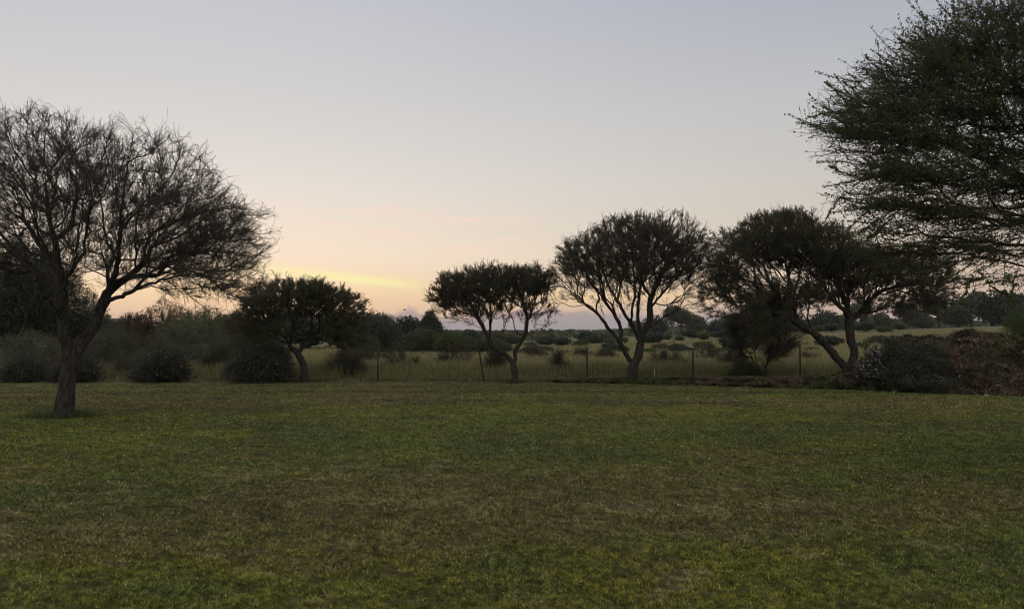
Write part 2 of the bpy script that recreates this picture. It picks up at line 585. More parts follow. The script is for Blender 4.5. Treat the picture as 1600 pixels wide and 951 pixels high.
def build_lawn():
    n = 1300000
    az = np.radians(rng.uniform(-40, 40, n))
    u = rng.random(n)
    r = 3.9 * (31.0 / 3.9) ** (u ** 0.96)
    X, Y = r * np.sin(az), r * np.cos(az)
    lim = EDGE - 0.25 + 0.35 * (fbm(X * 1.3, X * 0, 51, 3) - 0.5)
    k = (Y < lim) & (Y < bank_front(X) + 0.35 * rng.random(n))
    X, Y, r = X[k], Y[k], r[k]
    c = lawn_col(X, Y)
    n2 = fbm(X * 3.2, Y * 3.2, 52, 3)
    cl = fbm(X * 24, Y * 24, 53, 2)
    gap = 0.55 * vnoise(X * 9, Y * 7, 54) + 0.45 * vnoise(X * 21, Y * 16, 55)
    gap = sst(0.24, 0.40, gap)
    keep = rng.random(len(X)) < (0.4 + 0.8 * sst(0.35, 0.6, cl)) * (0.06 + 0.94 * gap)
    c = c * (0.45 + 0.55 * gap)[:, None]
    X, Y, r, c, n2 = X[keep], Y[keep], r[keep], c[keep], n2[keep]
    m = len(X)
    H = (0.006 + 0.012 * n2 + 0.028 * np.maximum(0, cl[keep] - .35) + 0.007 * rng.random(m)) * (1 + 0.012 * r)
    W = 0.0034 + 0.00055 * r
    v = rng.lognormal(-0.02, 0.7, m)
    c = c * v[:, None]
    st = rng.random(m) < 0.055
    c[st] = np.array([0.30, 0.26, 0.14]) * rng.uniform(0.6, 1.15, (st.sum(), 1))
    H[st] *= 0.8
    V, F, C = blades(X, Y, ground_h(X, Y) - 0.004, H, W, c, 0.75)
    o = mesh_np('lawn_grass', V, F, M_GRASS, col=np.clip(C, 0, 0.6))
    tag(o, 'short patchy mown grass of the open lawn', 'grass', kind='stuff')


def build_veld():
    n = 330000
    u = rng.random(n)
    Y = (EDGE + 0.25) * (100.0 / EDGE) ** (u ** 1.15)
    X = Y * np.tan(np.radians(rng.uniform(-38, 38, n)))
    tall = sst(EDGE + 0.2, EDGE + 2.2, Y)
    cl = fbm(X * 0.8, Y * 0.8, 61, 4)
    az = np.degrees(np.arctan2(X, Y))
    d = np.hypot(X, Y)
    pale = np.exp(-((d - 84) / 7.0) ** 2) * sst(0.5, 3, az) * (1 - sst(15, 19, az))
    k = (rng.random(n) < 0.25 + 0.8 * sst(0.3, 0.6, cl)) & (rng.random(n) > pale * 0.97) & ((Y > bank_front(X) + 3) | (X < 12))
    X, Y, tall, cl = X[k], Y[k], tall[k], cl[k]
    m = len(X)
    H = (0.16 + 0.42 * tall) * (0.6 + 0.7 * cl) * rng.uniform(0.6, 1.2, m)
    H = H * (1 - 0.45 * sst(45, 80, Y))
    W = 0.007 + 0.0006 * Y
    low = np.array([0.115, 0.122, 0.040])
    hi = np.array([0.265, 0.232, 0.105])
    t = (0.15 + 0.55 * sst(30, 46, Y) + 0.5 * (fbm(X * 0.25, Y * 0.25, 62, 3) - 0.4)) + rng.normal(0, 0.16, m)
    c = low + (hi - low) * np.clip(t, 0, 1)[:, None]
    c = c * rng.lognormal(0, 0.22, m)[:, None]
    V, F, _ = blades(X, Y, ground_h(X, Y) - 0.02, H, W, c, 0.25, seg2=True)
    tip = c + (np.array([0.30, 0.25, 0.14]) - c) * 0.45
    C = np.stack([c * 0.9, c * 0.9, c, c, tip, tip], 1).reshape(-1, 3)
    o = mesh_np('veld_grass', V, F, M_GRASS, col=np.clip(C, 0, 0.6))
    tag(o, 'tall olive seeding grass filling the field behind the fence', 'grass', kind='stuff')


build_lawn()
build_veld()


# ------------------------------------------------------------------ plant growing
class Skel:
    def __init__(s, cap=16000):
        s.p = np.zeros((cap, 3))
        s.par = np.full(cap, -1)
        s.path = np.zeros(cap)
        s.dir = np.zeros((cap, 3))
        s.n = 0
        s.R = random.Random(5)

    def add(s, p, par):
        i = s.n
        s.p[i] = p
        s.par[i] = par
        if par >= 0:
            v = p - s.p[par]
            L = float(np.linalg.norm(v))
            s.path[i] = s.path[par] + L
            s.dir[i] = v / max(L, 1e-6)
        else:
            s.dir[i] = (0, 0, 1)
        s.n += 1
        return i

    def limb(s, pts, step=0.16, jit=0.015, root=False):
        """a hand placed limb through world points; its first point hooks onto the nearest node"""
        pts = [np.asarray(q, float) for q in pts]
        if root or s.n == 0:
            cur = s.add(pts[0], -1)
        else:
            cur = int(np.argmin(np.linalg.norm(s.p[:s.n] - pts[0], axis=1)))
            pts[0] = s.p[cur].copy()
        q = [2 * pts[0] - pts[1]] + pts + [2 * pts[-1] - pts[-2]]
        for a in range(1, len(q) - 2):
            L = np.linalg.norm(q[a + 1] - q[a])
            k = max(1, int(round(L / step)))
            for j in range(1, k + 1):
                t = j / k
                v = 0.5 * ((2 * q[a]) + (-q[a - 1] + q[a + 1]) * t + (2 * q[a - 1] - 5 * q[a] + 4 * q[a + 1] - q[a + 2]) * t * t
                           + (-q[a - 1] + 3 * q[a] - 3 * q[a + 1] + q[a + 2]) * t ** 3)
                v = v + rng.normal(0, jit, 3)
                cur = s.add(v, cur)

    def reach(s, targets, bf=0.35, step=0.22, jit=0.02, lo=0):
        for t in targets:
            n = s.n
            if n > len(s.p) - 40:
                break
            dv = t - s.p[lo:n]
            dd = np.sqrt((dv * dv).sum(1))
            back = (dv * s.dir[lo:n]).sum(1) / np.maximum(dd, 1e-6)
            cost = dd * (1.0 + 0.35 * (1 - back)) + bf * s.path[lo:n]
            j = lo + int(np.argmin(cost))
            L = float(dd[j - lo])
            p0 = s.p[j].copy()
            cp = p0 + s.dir[j] * L * 0.45 + np.array([0, 0, 0.04 * L])
            k = max(1, int(round(L / step)))
            cur = j
            for q in range(1, k + 1):
                f = q / k
                v = p0 * (1 - f) ** 2 + cp * 2 * f * (1 - f) + t * f * f + rng.normal(0, jit, 3)
                cur = s.add(v, cur)

    def radii(s, r_tip, r_base):
        n = s.n
        cnt = np.zeros(n)
        hasc = np.zeros(n, bool)
        for i in range(n - 1, -1, -1):
            if not hasc[i]:
                cnt[i] = 1
            q = s.par[i]
            if q >= 0:
                cnt[q] += cnt[i]
                hasc[q] = True
        top = cnt.max()
        e = math.log(max(top, 2)) / math.log(r_base / r_tip)
        s.r = r_tip * cnt ** (1 / e)
        s.cnt = cnt
        s.leaf = ~hasc
        return s.r

    def chains(s):
        n = s.n
        best = np.full(n, -1)
        bc = np.zeros(n)
        for i in range(n):
            q = s.par[i]
            if q >= 0 and s.cnt[i] > bc[q]:
                bc[q] = s.cnt[i]
                best[q] = i
        out = []
        for i in range(n):
            q = s.par[i]
            if q < 0 or best[q] != i:
                ch = [q] if q >= 0 else []
                k = i
                while k >= 0:
                    ch.append(k)
                    k = best[k]
                if len(ch) > 1:
                    out.append(ch)
        return out


def tube_chain(pts, rad, sides):
    n = len(pts)
    tg = np.gradient(pts, axis=0)
    tg = norm(tg)
    ref = np.array([0.31, 0.87, 0.22]) if abs(tg[0][2]) > 0.7 else np.array([0, 0, 1.0])
    u = norm(np.cross(tg, ref))
    v = np.cross(tg, u)
    a = np.linspace(0, 2 * np.pi, sides, endpoint=False)
    ring = pts[:, None] + rad[:, None, None] * (np.cos(a)[None, :, None] * u[:, None] + np.sin(a)[None, :, None] * v[:, None])
    V = ring.reshape(-1, 3)
    i = np.arange(n * sides).reshape(n, sides)
    a_ = i[:-1]
    b_ = i[1:]
    F = np.stack([a_, np.roll(a_, -1, 1), np.roll(b_, -1, 1), b_], -1).reshape(-1, 4)
    return V, F


def skel_mesh(sk, rmin=0.0, rmax=9.0, lump=0.06, flare=None):
    """tubes for all chains; returns (thick V,F), (thin V,F)"""
    outs = [([], [], 0), ([], [], 0)]
    cnt = [0, 0]
    for ch in sk.chains():
        ch = np.array(ch)
        pts = sk.p[ch].copy()
        r = sk.r[ch].copy()
        if sk.par[ch[1]] == ch[0] and ch[0] != 0 and len(ch) > 1:
            r[0] = min(r[0], r[1] * 1.25)
        rm = r.max()
        big = rm > 0.022
        if big:
            r = r * (1 + lump * rng.normal(0, 1, len(r)))
            if flare and (ch[0] == 0 or sk.par[ch[0]] < 0):
                hh = pts[:, 2] - pts[0, 2]
                r = r * (1 + flare * np.exp(-np.maximum(hh, 0) / 0.16))
                pts[0, 2] -= 0.08
        sides = 10 if rm > 0.07 else (6 if rm > 0.022 else 4 if rm > 0.009 else 3)
        V, F = tube_chain(pts, r, sides)
        k = 0 if big else 1
        outs[k][0].append(V)
        outs[k][1].append(F + cnt[k])
        cnt[k] += len(V)
    res = []
    for k in range(2):
        if outs[k][0]:
            res.append((np.vstack(outs[k][0]), np.vstack(outs[k][1])))
        else:
            res.append((np.zeros((0, 3)), np.zeros((0, 4), int)))
    return res


def twig_lines(org, dr, L, nseg, kink, up=0.0, droop=0.0):
    """polylines (N, nseg+1, 3)"""
    n = len(org)
    out = np.zeros((n, nseg + 1, 3))
    out[:, 0] = org
    d = norm(dr)
    for k in range(nseg):
        d = norm(d + rng.normal(0, kink, (n, 3)) + np.array([0, 0, up - droop]))
        out[:, k + 1] = out[:, k] + d * (L / nseg)[:, None]
    return out


def line_tubes(Ln, r0, r1):
    """3-sided tubes for many polylines"""
    n, k, _ = Ln.shape
    tg = norm(Ln[:, -1] - Ln[:, 0])
    ref = norm(rng.normal(0, 1, (n, 3)))
    u = norm(np.cross(tg, ref))
    v = np.cross(tg, u)
    f = np.linspace(0, 1, k)
    rad = r0[:, None] * (1 - f) + r1[:, None] * f
    a = np.array([0, 2.0944, 4.18879])
    off = np.cos(a)[None, :, None] * u[:, None] + np.sin(a)[None, :, None] * v[:, None]      # n,3,3
    V = Ln[:, :, None] + rad[:, :, None, None] * off[:, None]
    V = V.reshape(-1, 3)
    i = np.arange(n * k * 3).reshape(n, k, 3)
    A, B = i[:, :-1], i[:, 1:]
    F = np.stack([A, np.roll(A, -1, 2), np.roll(B, -1, 2), B], -1).reshape(-1, 4)
    return V, F


def leaf_quads(c, size, aspect=0.5, flat=0.0):
    n = len(c)
    a = norm(rng.normal(0, 1, (n, 3)))
    b = norm(rng.normal(0, 1, (n, 3)))
    b = norm(b - (a * b).sum(1)[:, None] * a)
    s = size if hasattr(size, '__len__') else np.full(n, size)
    a = a * (s / 2)[:, None]
    b = b * (s * aspect / 2)[:, None]
    V = np.stack([c - a, c - b, c + a, c + b], 1).reshape(-1, 3)
    F = np.arange(n * 4).reshape(n, 4)
    return V, F


def sample_lobes(lobes, n, shell=0.27, spike=0.0):
    """lobes: (centre xyz, radii xyz, weight)"""
    w = np.array([l[2] * l[1][0] * l[1][1] * l[1][2] for l in lobes])
    k = rng.choice(len(lobes), n, p=w / w.sum())
    c = np.array([l[0] for l in lobes])[k]
    r = np.array([l[1] for l in lobes])[k]
    d = norm(rng.normal(0, 1, (n, 3)))
    u = rng.random(n) ** shell
    u = u * (1 + spike * (rng.random(n) ** 3))
    return c + d * r * u[:, None]


def tree(name, label, cat, group, base, limbs, lobes, leafm, nt=900, bf=0.35, r_tip=0.004, r_base=0.14, step=0.2,
         twigs=9000, tl=(0.22, 0.45), tr=0.0035, sub=3, subl=0.45, kink=0.22, up=0.06, outw=0.7, leaves=0, lsize=0.03, laspect=0.5,
         lcover=0.6, pivot=None, shell=0.3, jit=0.02, twmat=None, flare=0.35, cull=None, tintbias=0.0, extra=None, wgt=None,
         rfine=0.012, lspread=0.012, bark=None, twig_part='twigs', trunk_part='trunk', leaf_part='foliage', lines=None, knob=0, sprays=0, spread=0.75, layers=0.0, flat=1.0):
    """limbs: lists of world points (first one starts at the base). Returns the root Empty"""
    root = empty(name, base)
    tag(root, label, cat, group)
    sk = Skel(min(26000, 400 + nt * 9))
    for q, L in enumerate(limbs):
        first = q == 0 or isinstance(L[0], str)
        pts = L[1:] if (len(L) and isinstance(L[0], str)) else L
        sk.limb(pts, step=min(step, 0.16), jit=jit * 0.6, root=first)
    nl = sk.n
    T = sample_lobes(lobes, nt, shell)
    if layers:
        lev = (T[:, 2] + 0.10 * T[:, 0] + 0.12 * np.sin(T[:, 1] * 1.7)) / layers
        T[:, 2] += (np.round(lev) - lev) * layers * 0.85
    piv = np.array(pivot if pivot is not None else sk.p[:nl][np.argmax(sk.p[:nl, 2])])
    # nearest first, with a little disorder, so that limbs extend outward
    dm = np.array([np.min(np.linalg.norm(sk.p[:nl] - t, axis=1)) for t in T])
    T = T[np.argsort(dm + rng.normal(0, 0.25 * dm.mean(), len(T)))]
    lo = 0 if len(limbs) > 1 else 0
    sk.reach(T, bf, step, jit, lo)
    sk.radii(r_tip, r_base)
    (tv, tf), (nv, nf) = skel_mesh(sk, flare=flare)
    if len(tv):
        mesh_np(trunk_part, tv, [tf], bark or M_BARK, root, smooth=True)
    vs, fs, k = [], [], 0
    if len(nv):
        vs.append(nv); fs.append(nf); k = len(nv)
    r = sk.r[:sk.n]
    cand = np.where((r < rfine) & (np.arange(sk.n) >= nl))[0]
    leafpts = []
    ax = None
    if twigs and len(cand):
        p = sk.p[cand]
        pr = np.ones(len(cand)) if wgt is None else wgt(p)
        pr = pr * (1 + 1.5 * sk.leaf[cand])
        c = rng.choice(cand, twigs, p=pr / pr.sum())
        par = sk.par[c]
        o = sk.p[c] + (sk.p[par] - sk.p[c]) * rng.random((twigs, 1))
        ow = norm(o - piv)
        dr = sk.dir[c] * 0.55 + ow * outw + rng.normal(0, 0.42, (twigs, 3))
        dr[:, 2] *= flat
        L = rng.uniform(tl[0], tl[1], twigs) * np.where(rng.random(twigs) < 0.08, 1.5, 1.0)
        ml = twig_lines(o, dr, L, 4, kink, up)
        V, F = line_tubes(ml, np.full(twigs, tr), np.full(twigs, tr * 0.5))
        vs.append(V); fs.append(F + k); k += len(V)
        subs = [ml]
        for q in range(sub):
            ii = rng.integers(0, 4, twigs)
            a = ml[np.arange(twigs), ii]
            b = ml[np.arange(twigs), ii + 1]
            o2 = a + (b - a) * rng.random((twigs, 1))
            d2 = norm(b - a) * 0.7 + norm(rng.normal(0, 1, (twigs, 3))) * spread
            s2 = twig_lines(o2, d2, L * subl * rng.uniform(0.5, 1.2, twigs), 2, kink * 0.8, up)
            V, F = line_tubes(s2, np.full(twigs, tr * 0.75), np.full(twigs, tr * 0.4))
            vs.append(V); fs.append(F + k); k += len(V)
            subs.append(s2)
        if leaves:
            wts = np.array([1.6] + [1.0] * sub)
            which = rng.choice(len(subs), leaves, p=wts / wts.sum())
            cov = rng.random(twigs) < lcover
            idx = np.where(cov)[0]
            for w in range(len(subs)):
                m = int((which == w).sum())
                S = subs[w]
                t = rng.choice(idx, m)
                seg = rng.integers(0, S.shape[1] - 1, m)
                f = rng.random((m, 1))
                if knob:
                    kk = max(1, knob // (S.shape[1] - 1) + (w == 0))
                    f = (np.floor(f * kk) + 0.5) / kk
                leafpts.append(S[t, seg] * (1 - f) + S[t, seg + 1] * f + rng.normal(0, lspread, (m, 3)))
    if sprays:
        c = rng.choice(cand, sprays)
        ow = norm(sk.p[c] - piv)
        dr = sk.dir[c] * 0.5 + ow * 0.9 + rng.normal(0, 0.25, (sprays, 3))
        Ls = twig_lines(sk.p[c], dr, rng.uniform(0.3, 0.72, sprays), 8, 0.07, 0.03)
        lines = (lines or []) + [(Ls, 0.0045, 0.0022, sprays * 90, 0.010)]
    if lines is not None:
        for Ln, r0, r1, nl_, ls_ in lines:
            V, F = line_tubes(Ln, np.full(len(Ln), r0), np.full(len(Ln), r1))
            vs.append(V); fs.append(F + k); k += len(V)
            if nl_:
                t = rng.integers(0, len(Ln), nl_)
                seg = rng.integers(0, Ln.shape[1] - 1, nl_)
                f = rng.random((nl_, 1))
                leafpts.append(Ln[t, seg] * (1 - f) + Ln[t, seg + 1] * f + rng.normal(0, ls_, (nl_, 3)))
    if vs:
        V = np.vstack(vs)
        F3 = [np.vstack(fs)]
        mesh_np(twig_part, V, F3, twmat or M_TWIG, root)
    if extra is not None:
        leafpts.append(extra)
    if leafpts:
        lp = np.vstack(leafpts)
        n = len(lp)
        V, F = leaf_quads(lp, lsize * rng.uniform(0.6, 1.35, n), laspect)
        ti = np.clip(0.5 + tintbias + rng.normal(0, 0.27, n) + 0.5 * (fbm(lp[:, 0] * 1.5 + lp[:, 1], lp[:, 2] * 1.8, 71, 3) - 0.5), 0, 1)
        mesh_np(leaf_part, V, [F], leafm, root, tint=np.repeat(ti, 4))
    return root


def lobe(px, py, rx, ry, d, dy=0.0, ryd=None, w=1.0):
    s = (d + dy) / FP
    return (P(px, py, d + dy), np.array([rx * s, (ryd if ryd else rx * s * 0.9), ry * s]), w)


def limb_px(pts, d, spread=0.0):
    """pts: (px, py[, depth offset])"""
    out = []
    n = len(pts)
    for i, q in enumerate(pts):
        dy = q[2] if len(q) > 2 else spread * i / max(1, n - 1)
        out.append(P(q[0], q[1], d + dy))
    return out


# ------------------------------------------------------------------ the big bare thorn tree on the left
D1 = 16.6
z1 = float(surf(P(97, 650, D1)[0], D1))
b1 = P(97, 650, D1); b1[2] = z1
L1 = [
    [b1] + limb_px([(101, 628), (104, 603), (108, 580), (113, 560)], D1),
    limb_px([(112, 562, 0), (103, 535, -.1), (98, 506, -.2), (96, 460, -.4), (91, 421, -.5), (86, 380, -.6), (76, 330, -.7), (72, 280, -.9)], D1),
    limb_px([(98, 506, -.2), (80, 470, -.7), (55, 430, -1.1), (20, 395, -1.4), (-30, 360, -1.7), (-90, 330, -1.9)], D1),
    limb_px([(96, 455, -.4), (112, 420, -1.0), (122, 380, -1.5), (128, 330, -1.8), (135, 270, -2.0)], D1),
    limb_px([(91, 421, -.5), (60, 380, .2), (35, 330, .8), (20, 270, 1.2)], D1),
    limb_px([(86, 385, -.6), (110, 350, 0), (120, 300, .4), (118, 240, .7)], D1),
    limb_px([(113, 560, 0), (126, 542, .1), (148, 503, .3), (164, 468, .4), (177, 449, .5), (202, 432, .6), (222, 413, .8), (240, 386, 1.0), (268, 345, 1.2), (300, 305, 1.4)], D1),
    limb_px([(172, 455, .5), (181, 425, .2), (184, 398, 0), (187, 360, -.2), (192, 310, -.4), (200, 255, -.6)], D1),
    limb_px([(183, 405, 0), (165, 370, -.5), (158, 320, -.8), (150, 270, -1)], D1),
    limb_px([(218, 417, .8), (240, 418, .5), (268, 418, .2), (303, 424, -.1), (341, 440, -.3), (372, 452, -.5)], D1),
    limb_px([(226, 408, .8), (262, 395, 1.3), (300, 380, 1.6), (345, 365, 1.9), (385, 355, 2.1)], D1),
    limb_px([(166, 470, .4), (186, 465, 0), (214, 450, -.5), (252, 438, -.9), (290, 428, -1.3), (330, 415, -1.6), (370, 400, -1.8)], D1),
    limb_px([(240, 388, 1.0), (275, 372, .4), (315, 345, -.1), (350, 315, -.4)], D1),
    limb_px([(187, 365, -.2), (215, 330, -.9), (240, 295, -1.3), (262, 262, -1.6)], D1),
]
lob1 = [lobe(70, 300, 150, 125, D1, 0, 2.3, 1.15), lobe(215, 320, 150, 118, D1, 0, 2.2, 1.3), lobe(310, 370, 103, 75, D1, 0, 1.9, 1.5),
        lobe(305, 432, 92, 32, D1, -.6, 1.3, 1.5), lobe(365, 372, 58, 55, D1, .2, 1.1, 1.5), lobe(362, 445, 48, 28, D1, -.5, .9, 1.3), lobe(265, 455, 60, 20, D1, 0, .9, .7), lobe(-70, 340, 150, 120, D1, -.3, 2.2, 1.0), lobe(130, 420, 100, 35, D1, .4, 1.4, .5),
        lobe(60, 215, 80, 45, D1, 0, 1.5, .9), lobe(230, 400, 110, 40, D1, .5, 1.6, 0.9)]
tree('thorn_tree', 'large nearly leafless thorn tree forking low on the open lawn, at the left edge', 'tree', None, b1, L1, lob1, G['acacia'],
     nt=2900, bf=0.42, r_tip=0.0046, r_base=0.165, step=0.2, jit=0.022, twigs=14000, tl=(0.18, 0.42), tr=0.0046, sub=4, subl=0.42, kink=0.17, spread=1.25,
     up=0.03, outw=0.5, leaves=12000, lsize=0.022, lcover=0.5, wgt=lambda p: 0.8 + 0.55 * sst(-8.2, -6.2, p[:, 0]) * sst(5.2, 3.6, p[:, 2]), pivot=P(150, 500, D1), shell=0.36, flare=0.45)

# ------------------------------------------------------------------ the row of umbrella thorns by the fence
GR = 'umbrella thorn trees along the fence'
D2 = 29.0
b2 = P(473, 596, D2); b2[2] = float(surf(b2[0], D2))
L2 = [[b2] + limb_px([(476, 588), (475, 573), (468, 556), (461, 547)], D2),
      limb_px([(461, 547, 0), (452, 538, -.1), (457, 525, -.2), (459, 508, -.3), (455, 490, -.5), (445, 475, -.6)], D2),
      limb_px([(466, 552, 0), (481, 534, .2), (493, 520, .4), (512, 508, .6), (530, 495, .8)], D2),
      limb_px([(458, 520, -.2), (430, 505, -.6), (405, 495, -.9), (390, 488, -1)], D2),
      limb_px([(486, 528, .3), (488, 505, 0), (485, 480, -.2), (500, 462, -.3)], D2)]
lob2 = [lobe(450, 470, 72, 33, D2, 0, 1.6, 1.3), lobe(532, 485, 44, 31, D2, .3, 1.1, 1.3), lobe(402, 503, 34, 38, D2, 0, .9, 1.4),
        lobe(430, 515, 45, 22, D2, -.6, .7, .7), lobe(538, 518, 38, 30, D2, 0, .9, 1.3), lobe(505, 462, 40, 22, D2, 0, 1, 1.2), lobe(480, 455, 45, 17, D2, 0, 1.0, 1.2)]
tree('umbrella_thorn', 'small round topped umbrella thorn with crooked trunk beside the large dark bush', 'tree', GR, b2, L2, lob2, G['acacia'],
     nt=1500, bf=0.4, r_tip=0.005, r_base=0.13, step=0.18, twigs=7500, tl=(0.14, 0.32), tr=0.0075, sub=3, kink=0.16, up=0.07, outw=0.6,
     leaves=110000, lsize=0.042, lcover=0.95, pivot=P(465, 560, D2), shell=0.36, lspread=0.016, tintbias=0.1)

D3 = 28.4
b3 = P(804, 598, D3); b3[2] = float(surf(b3[0], D3))
L3 = [[b3] + limb_px([(804, 588), (803, 573), (802, 567)], D3),
      limb_px([(802, 567, 0), (796, 560, 0), (786, 551, -.1), (771, 543, -.2), (763, 528, -.3), (757, 515, -.3), (748, 500, -.4), (736, 475, -.5), (722, 455, -.6)], D3),
      limb_px([(765, 531, -.3), (766, 511, .1), (767, 490, .3), (766, 465, .5), (772, 445, .6)], D3),
      limb_px([(757, 517, -.3), (735, 505, -.8), (712, 492, -1), (690, 478, -1.2)], D3),
      limb_px([(770, 540, -.1), (784, 522, .4), (792, 500, .7), (800, 475, .9)], D3),
      limb_px([(803, 572, 0), (805, 560, .1), (805, 547, .1), (812, 537, .1), (820, 524, .1), (823, 500, 0), (819, 480, 0), (812, 455, -.1)], D3),
      limb_px([(823, 505, 0), (829, 490, .3), (834, 475, .5), (842, 450, .6)], D3),
      limb_px([(818, 530, .1), (834, 518, -.3), (850, 510, -.5), (862, 500, -.7)], D3),
      limb_px([(820, 526, .1), (807, 520, -.5), (800, 498, -.8), (790, 480, -.9)], D3)]
lob3 = [lobe(770, 445, 90, 29, D3, 0, 2.0, 1.4), lobe(712, 455, 40, 28, D3, 0, 1.2, 1.3), lobe(830, 440, 40, 26, D3, 0, 1.3, 1.3),
        lobe(735, 480, 52, 28, D3, 0, 1.3, 1.0), lobe(800, 480, 60, 28, D3, 0, 1.3, .6), lobe(848, 490, 27, 27, D3, 0, .8, .8), lobe(700, 470, 34, 22, D3, 0, 1.0, 1.1)]
tree('umbrella_thorn', 'flat topped umbrella thorn whose trunk splits in a wide V, beside the leaning fence post', 'tree', GR, b3, L3, lob3, G['acacia'],
     nt=1500, bf=0.36, r_tip=0.005, r_base=0.115, step=0.18, twigs=8500, tl=(0.12, 0.30), tr=0.0074, sub=3, kink=0.16, up=0.10, outw=0.55,
     leaves=80000, lsize=0.034, lcover=0.9, pivot=P(790, 560, D3), shell=0.40, lspread=0.014,
     wgt=lambda p: 0.45 + sst(2.0, 3.2, p[:, 2]) * 1.0)

D4 = 28.2
b4 = P(987, 598, D4); b4[2] = float(surf(b4[0], D4))
L4 = [[b4] + limb_px([(988, 588), (989, 575), (991, 568)], D4),
      limb_px([(990, 571, 0), (983, 561, 0), (978, 552, 0), (970, 538, -.1), (964, 527, -.2), (949, 510, -.4), (929, 484, -.7), (905, 470, -1), (885, 458, -1.2)], D4),
      limb_px([(968, 534, -.1), (970, 515, .3), (960, 492, .5), (945, 470, .8), (925, 445, 1.1)], D4),
      limb_px([(991, 569, 0), (997, 557, 0), (1001, 537, 0), (1003, 525, 0), (1008, 515, 0), (1015, 500, 0), (1015, 475, 0), (1019, 460, 0), (1027, 445, 0), (1040, 415, 0)], D4),
      limb_px([(1001, 537, 0), (994, 520, -.2), (986, 505, -.4), (976, 490, -.6), (965, 470, -.8), (950, 445, -1), (940, 410, -1.2)], D4),
      limb_px([(1006, 518, 0), (1022, 507, .4), (1040, 494, .7), (1066, 480, 1), (1090, 469, 1.2)], D4),
      limb_px([(1000, 530, 0), (998, 505, .6), (997, 480, .9), (1000, 450, 1.2), (1005, 410, 1.4)], D4),
      limb_px([(986, 507, -.4), (988, 485, -1), (992, 455, -1.3), (990, 420, -1.5)], D4),
      limb_px([(1015, 480, 0), (1038, 455, -.8), (1060, 430, -1.2), (1080, 405, -1.5)], D4),
      limb_px([(1012, 508, 0), (1035, 490, -.9), (1055, 470, -1.3), (1085, 448, -1.6)], D4)]
lob4 = [lobe(985, 405, 112, 60, D4, 0, 2.4, 1.2), lobe(905, 415, 44, 42, D4, 0, 1.5, 1.2), lobe(1045, 385, 62, 52, D4, 0, 1.7, 1.0),
        lobe(1080, 420, 32, 40, D4, 0, 1.2, .7), lobe(990, 362, 60, 26, D4, 0, 1.6, 1.0), lobe(980, 460, 90, 28, D4, 0, 1.6, .4),
        lobe(1082, 468, 36, 28, D4, 0, 1.1, .8), lobe(893, 462, 36, 22, D4, 0, 1.1, .9), lobe(1103, 430, 24, 32, D4, 0, .8, .8), lobe(862, 445, 22, 22, D4, 0, .7, .8)]
tree('umbrella_thorn', 'tall fan shaped umbrella thorn with three rising limbs in the middle of the fence row', 'tree', GR, b4, L4, lob4, G['acacia'],
     nt=2300, bf=0.38, r_tip=0.0055, r_base=0.17, step=0.18, twigs=12500, tl=(0.14, 0.34), tr=0.0068, sub=3, kink=0.18, up=0.06, outw=0.75,
     leaves=85000, lsize=0.032, lcover=0.8, pivot=P(990, 540, D4), shell=0.40, lspread=0.013,
     wgt=lambda p: 0.3 + sst(3.0, 4.0, p[:, 2]) * 1.0)

D5 = 27.0
b5 = P(1327, 584, D5); b5[2] = float(surf(b5[0], D5))
L5 = [[b5] + limb_px([(1329, 578)], D5),
      limb_px([(1328, 580, 0), (1316, 568, 0), (1297, 547, 0), (1282, 529, -.1), (1258, 512, -.2), (1238, 500, -.3), (1224, 476, -.5), (1214, 455, -.7), (1194, 434, -1), (1175, 405, -1.2), (1170, 375, -1.3)], D5),
      limb_px([(1240, 503, -.3), (1212, 478, .4), (1190, 464, .8), (1168, 443, 1), (1140, 420, 1.2)], D5),
      limb_px([(1226, 478, -.5), (1232, 445, 0), (1235, 410, .3), (1240, 375, .5), (1235, 350, .6)], D5),
      limb_px([(1328, 580, 0), (1333, 565, 0), (1334, 542, 0), (1328, 525, 0), (1328, 500, 0)], D5),
      limb_px([(1328, 500, 0), (1318, 484, -.3), (1302, 468, -.6), (1288, 445, -.8), (1275, 410, -1), (1270, 370, -1.1)], D5),
      limb_px([(1328, 500, 0), (1345, 488, .2), (1356, 472, .3), (1376, 455, .4), (1393, 450, .3), (1415, 445, .2), (1445, 442, 0)], D5),
      limb_px([(1304, 470, -.6), (1312, 440, .2), (1320, 405, .7), (1325, 385, .9)], D5),
      limb_px([(1352, 478, .3), (1350, 445, -.5), (1360, 420, -.9), (1380, 405, -1.1)], D5),
      limb_px([(1310, 475, -.5), (1335, 462, -1.2), (1360, 450, -1.6), (1385, 440, -1.8)], D5),
      limb_px([(1240, 502, -.3), (1215, 505, -.6), (1195, 515, -.8), (1180, 530, -.9), (1172, 548, -1)], D5)]
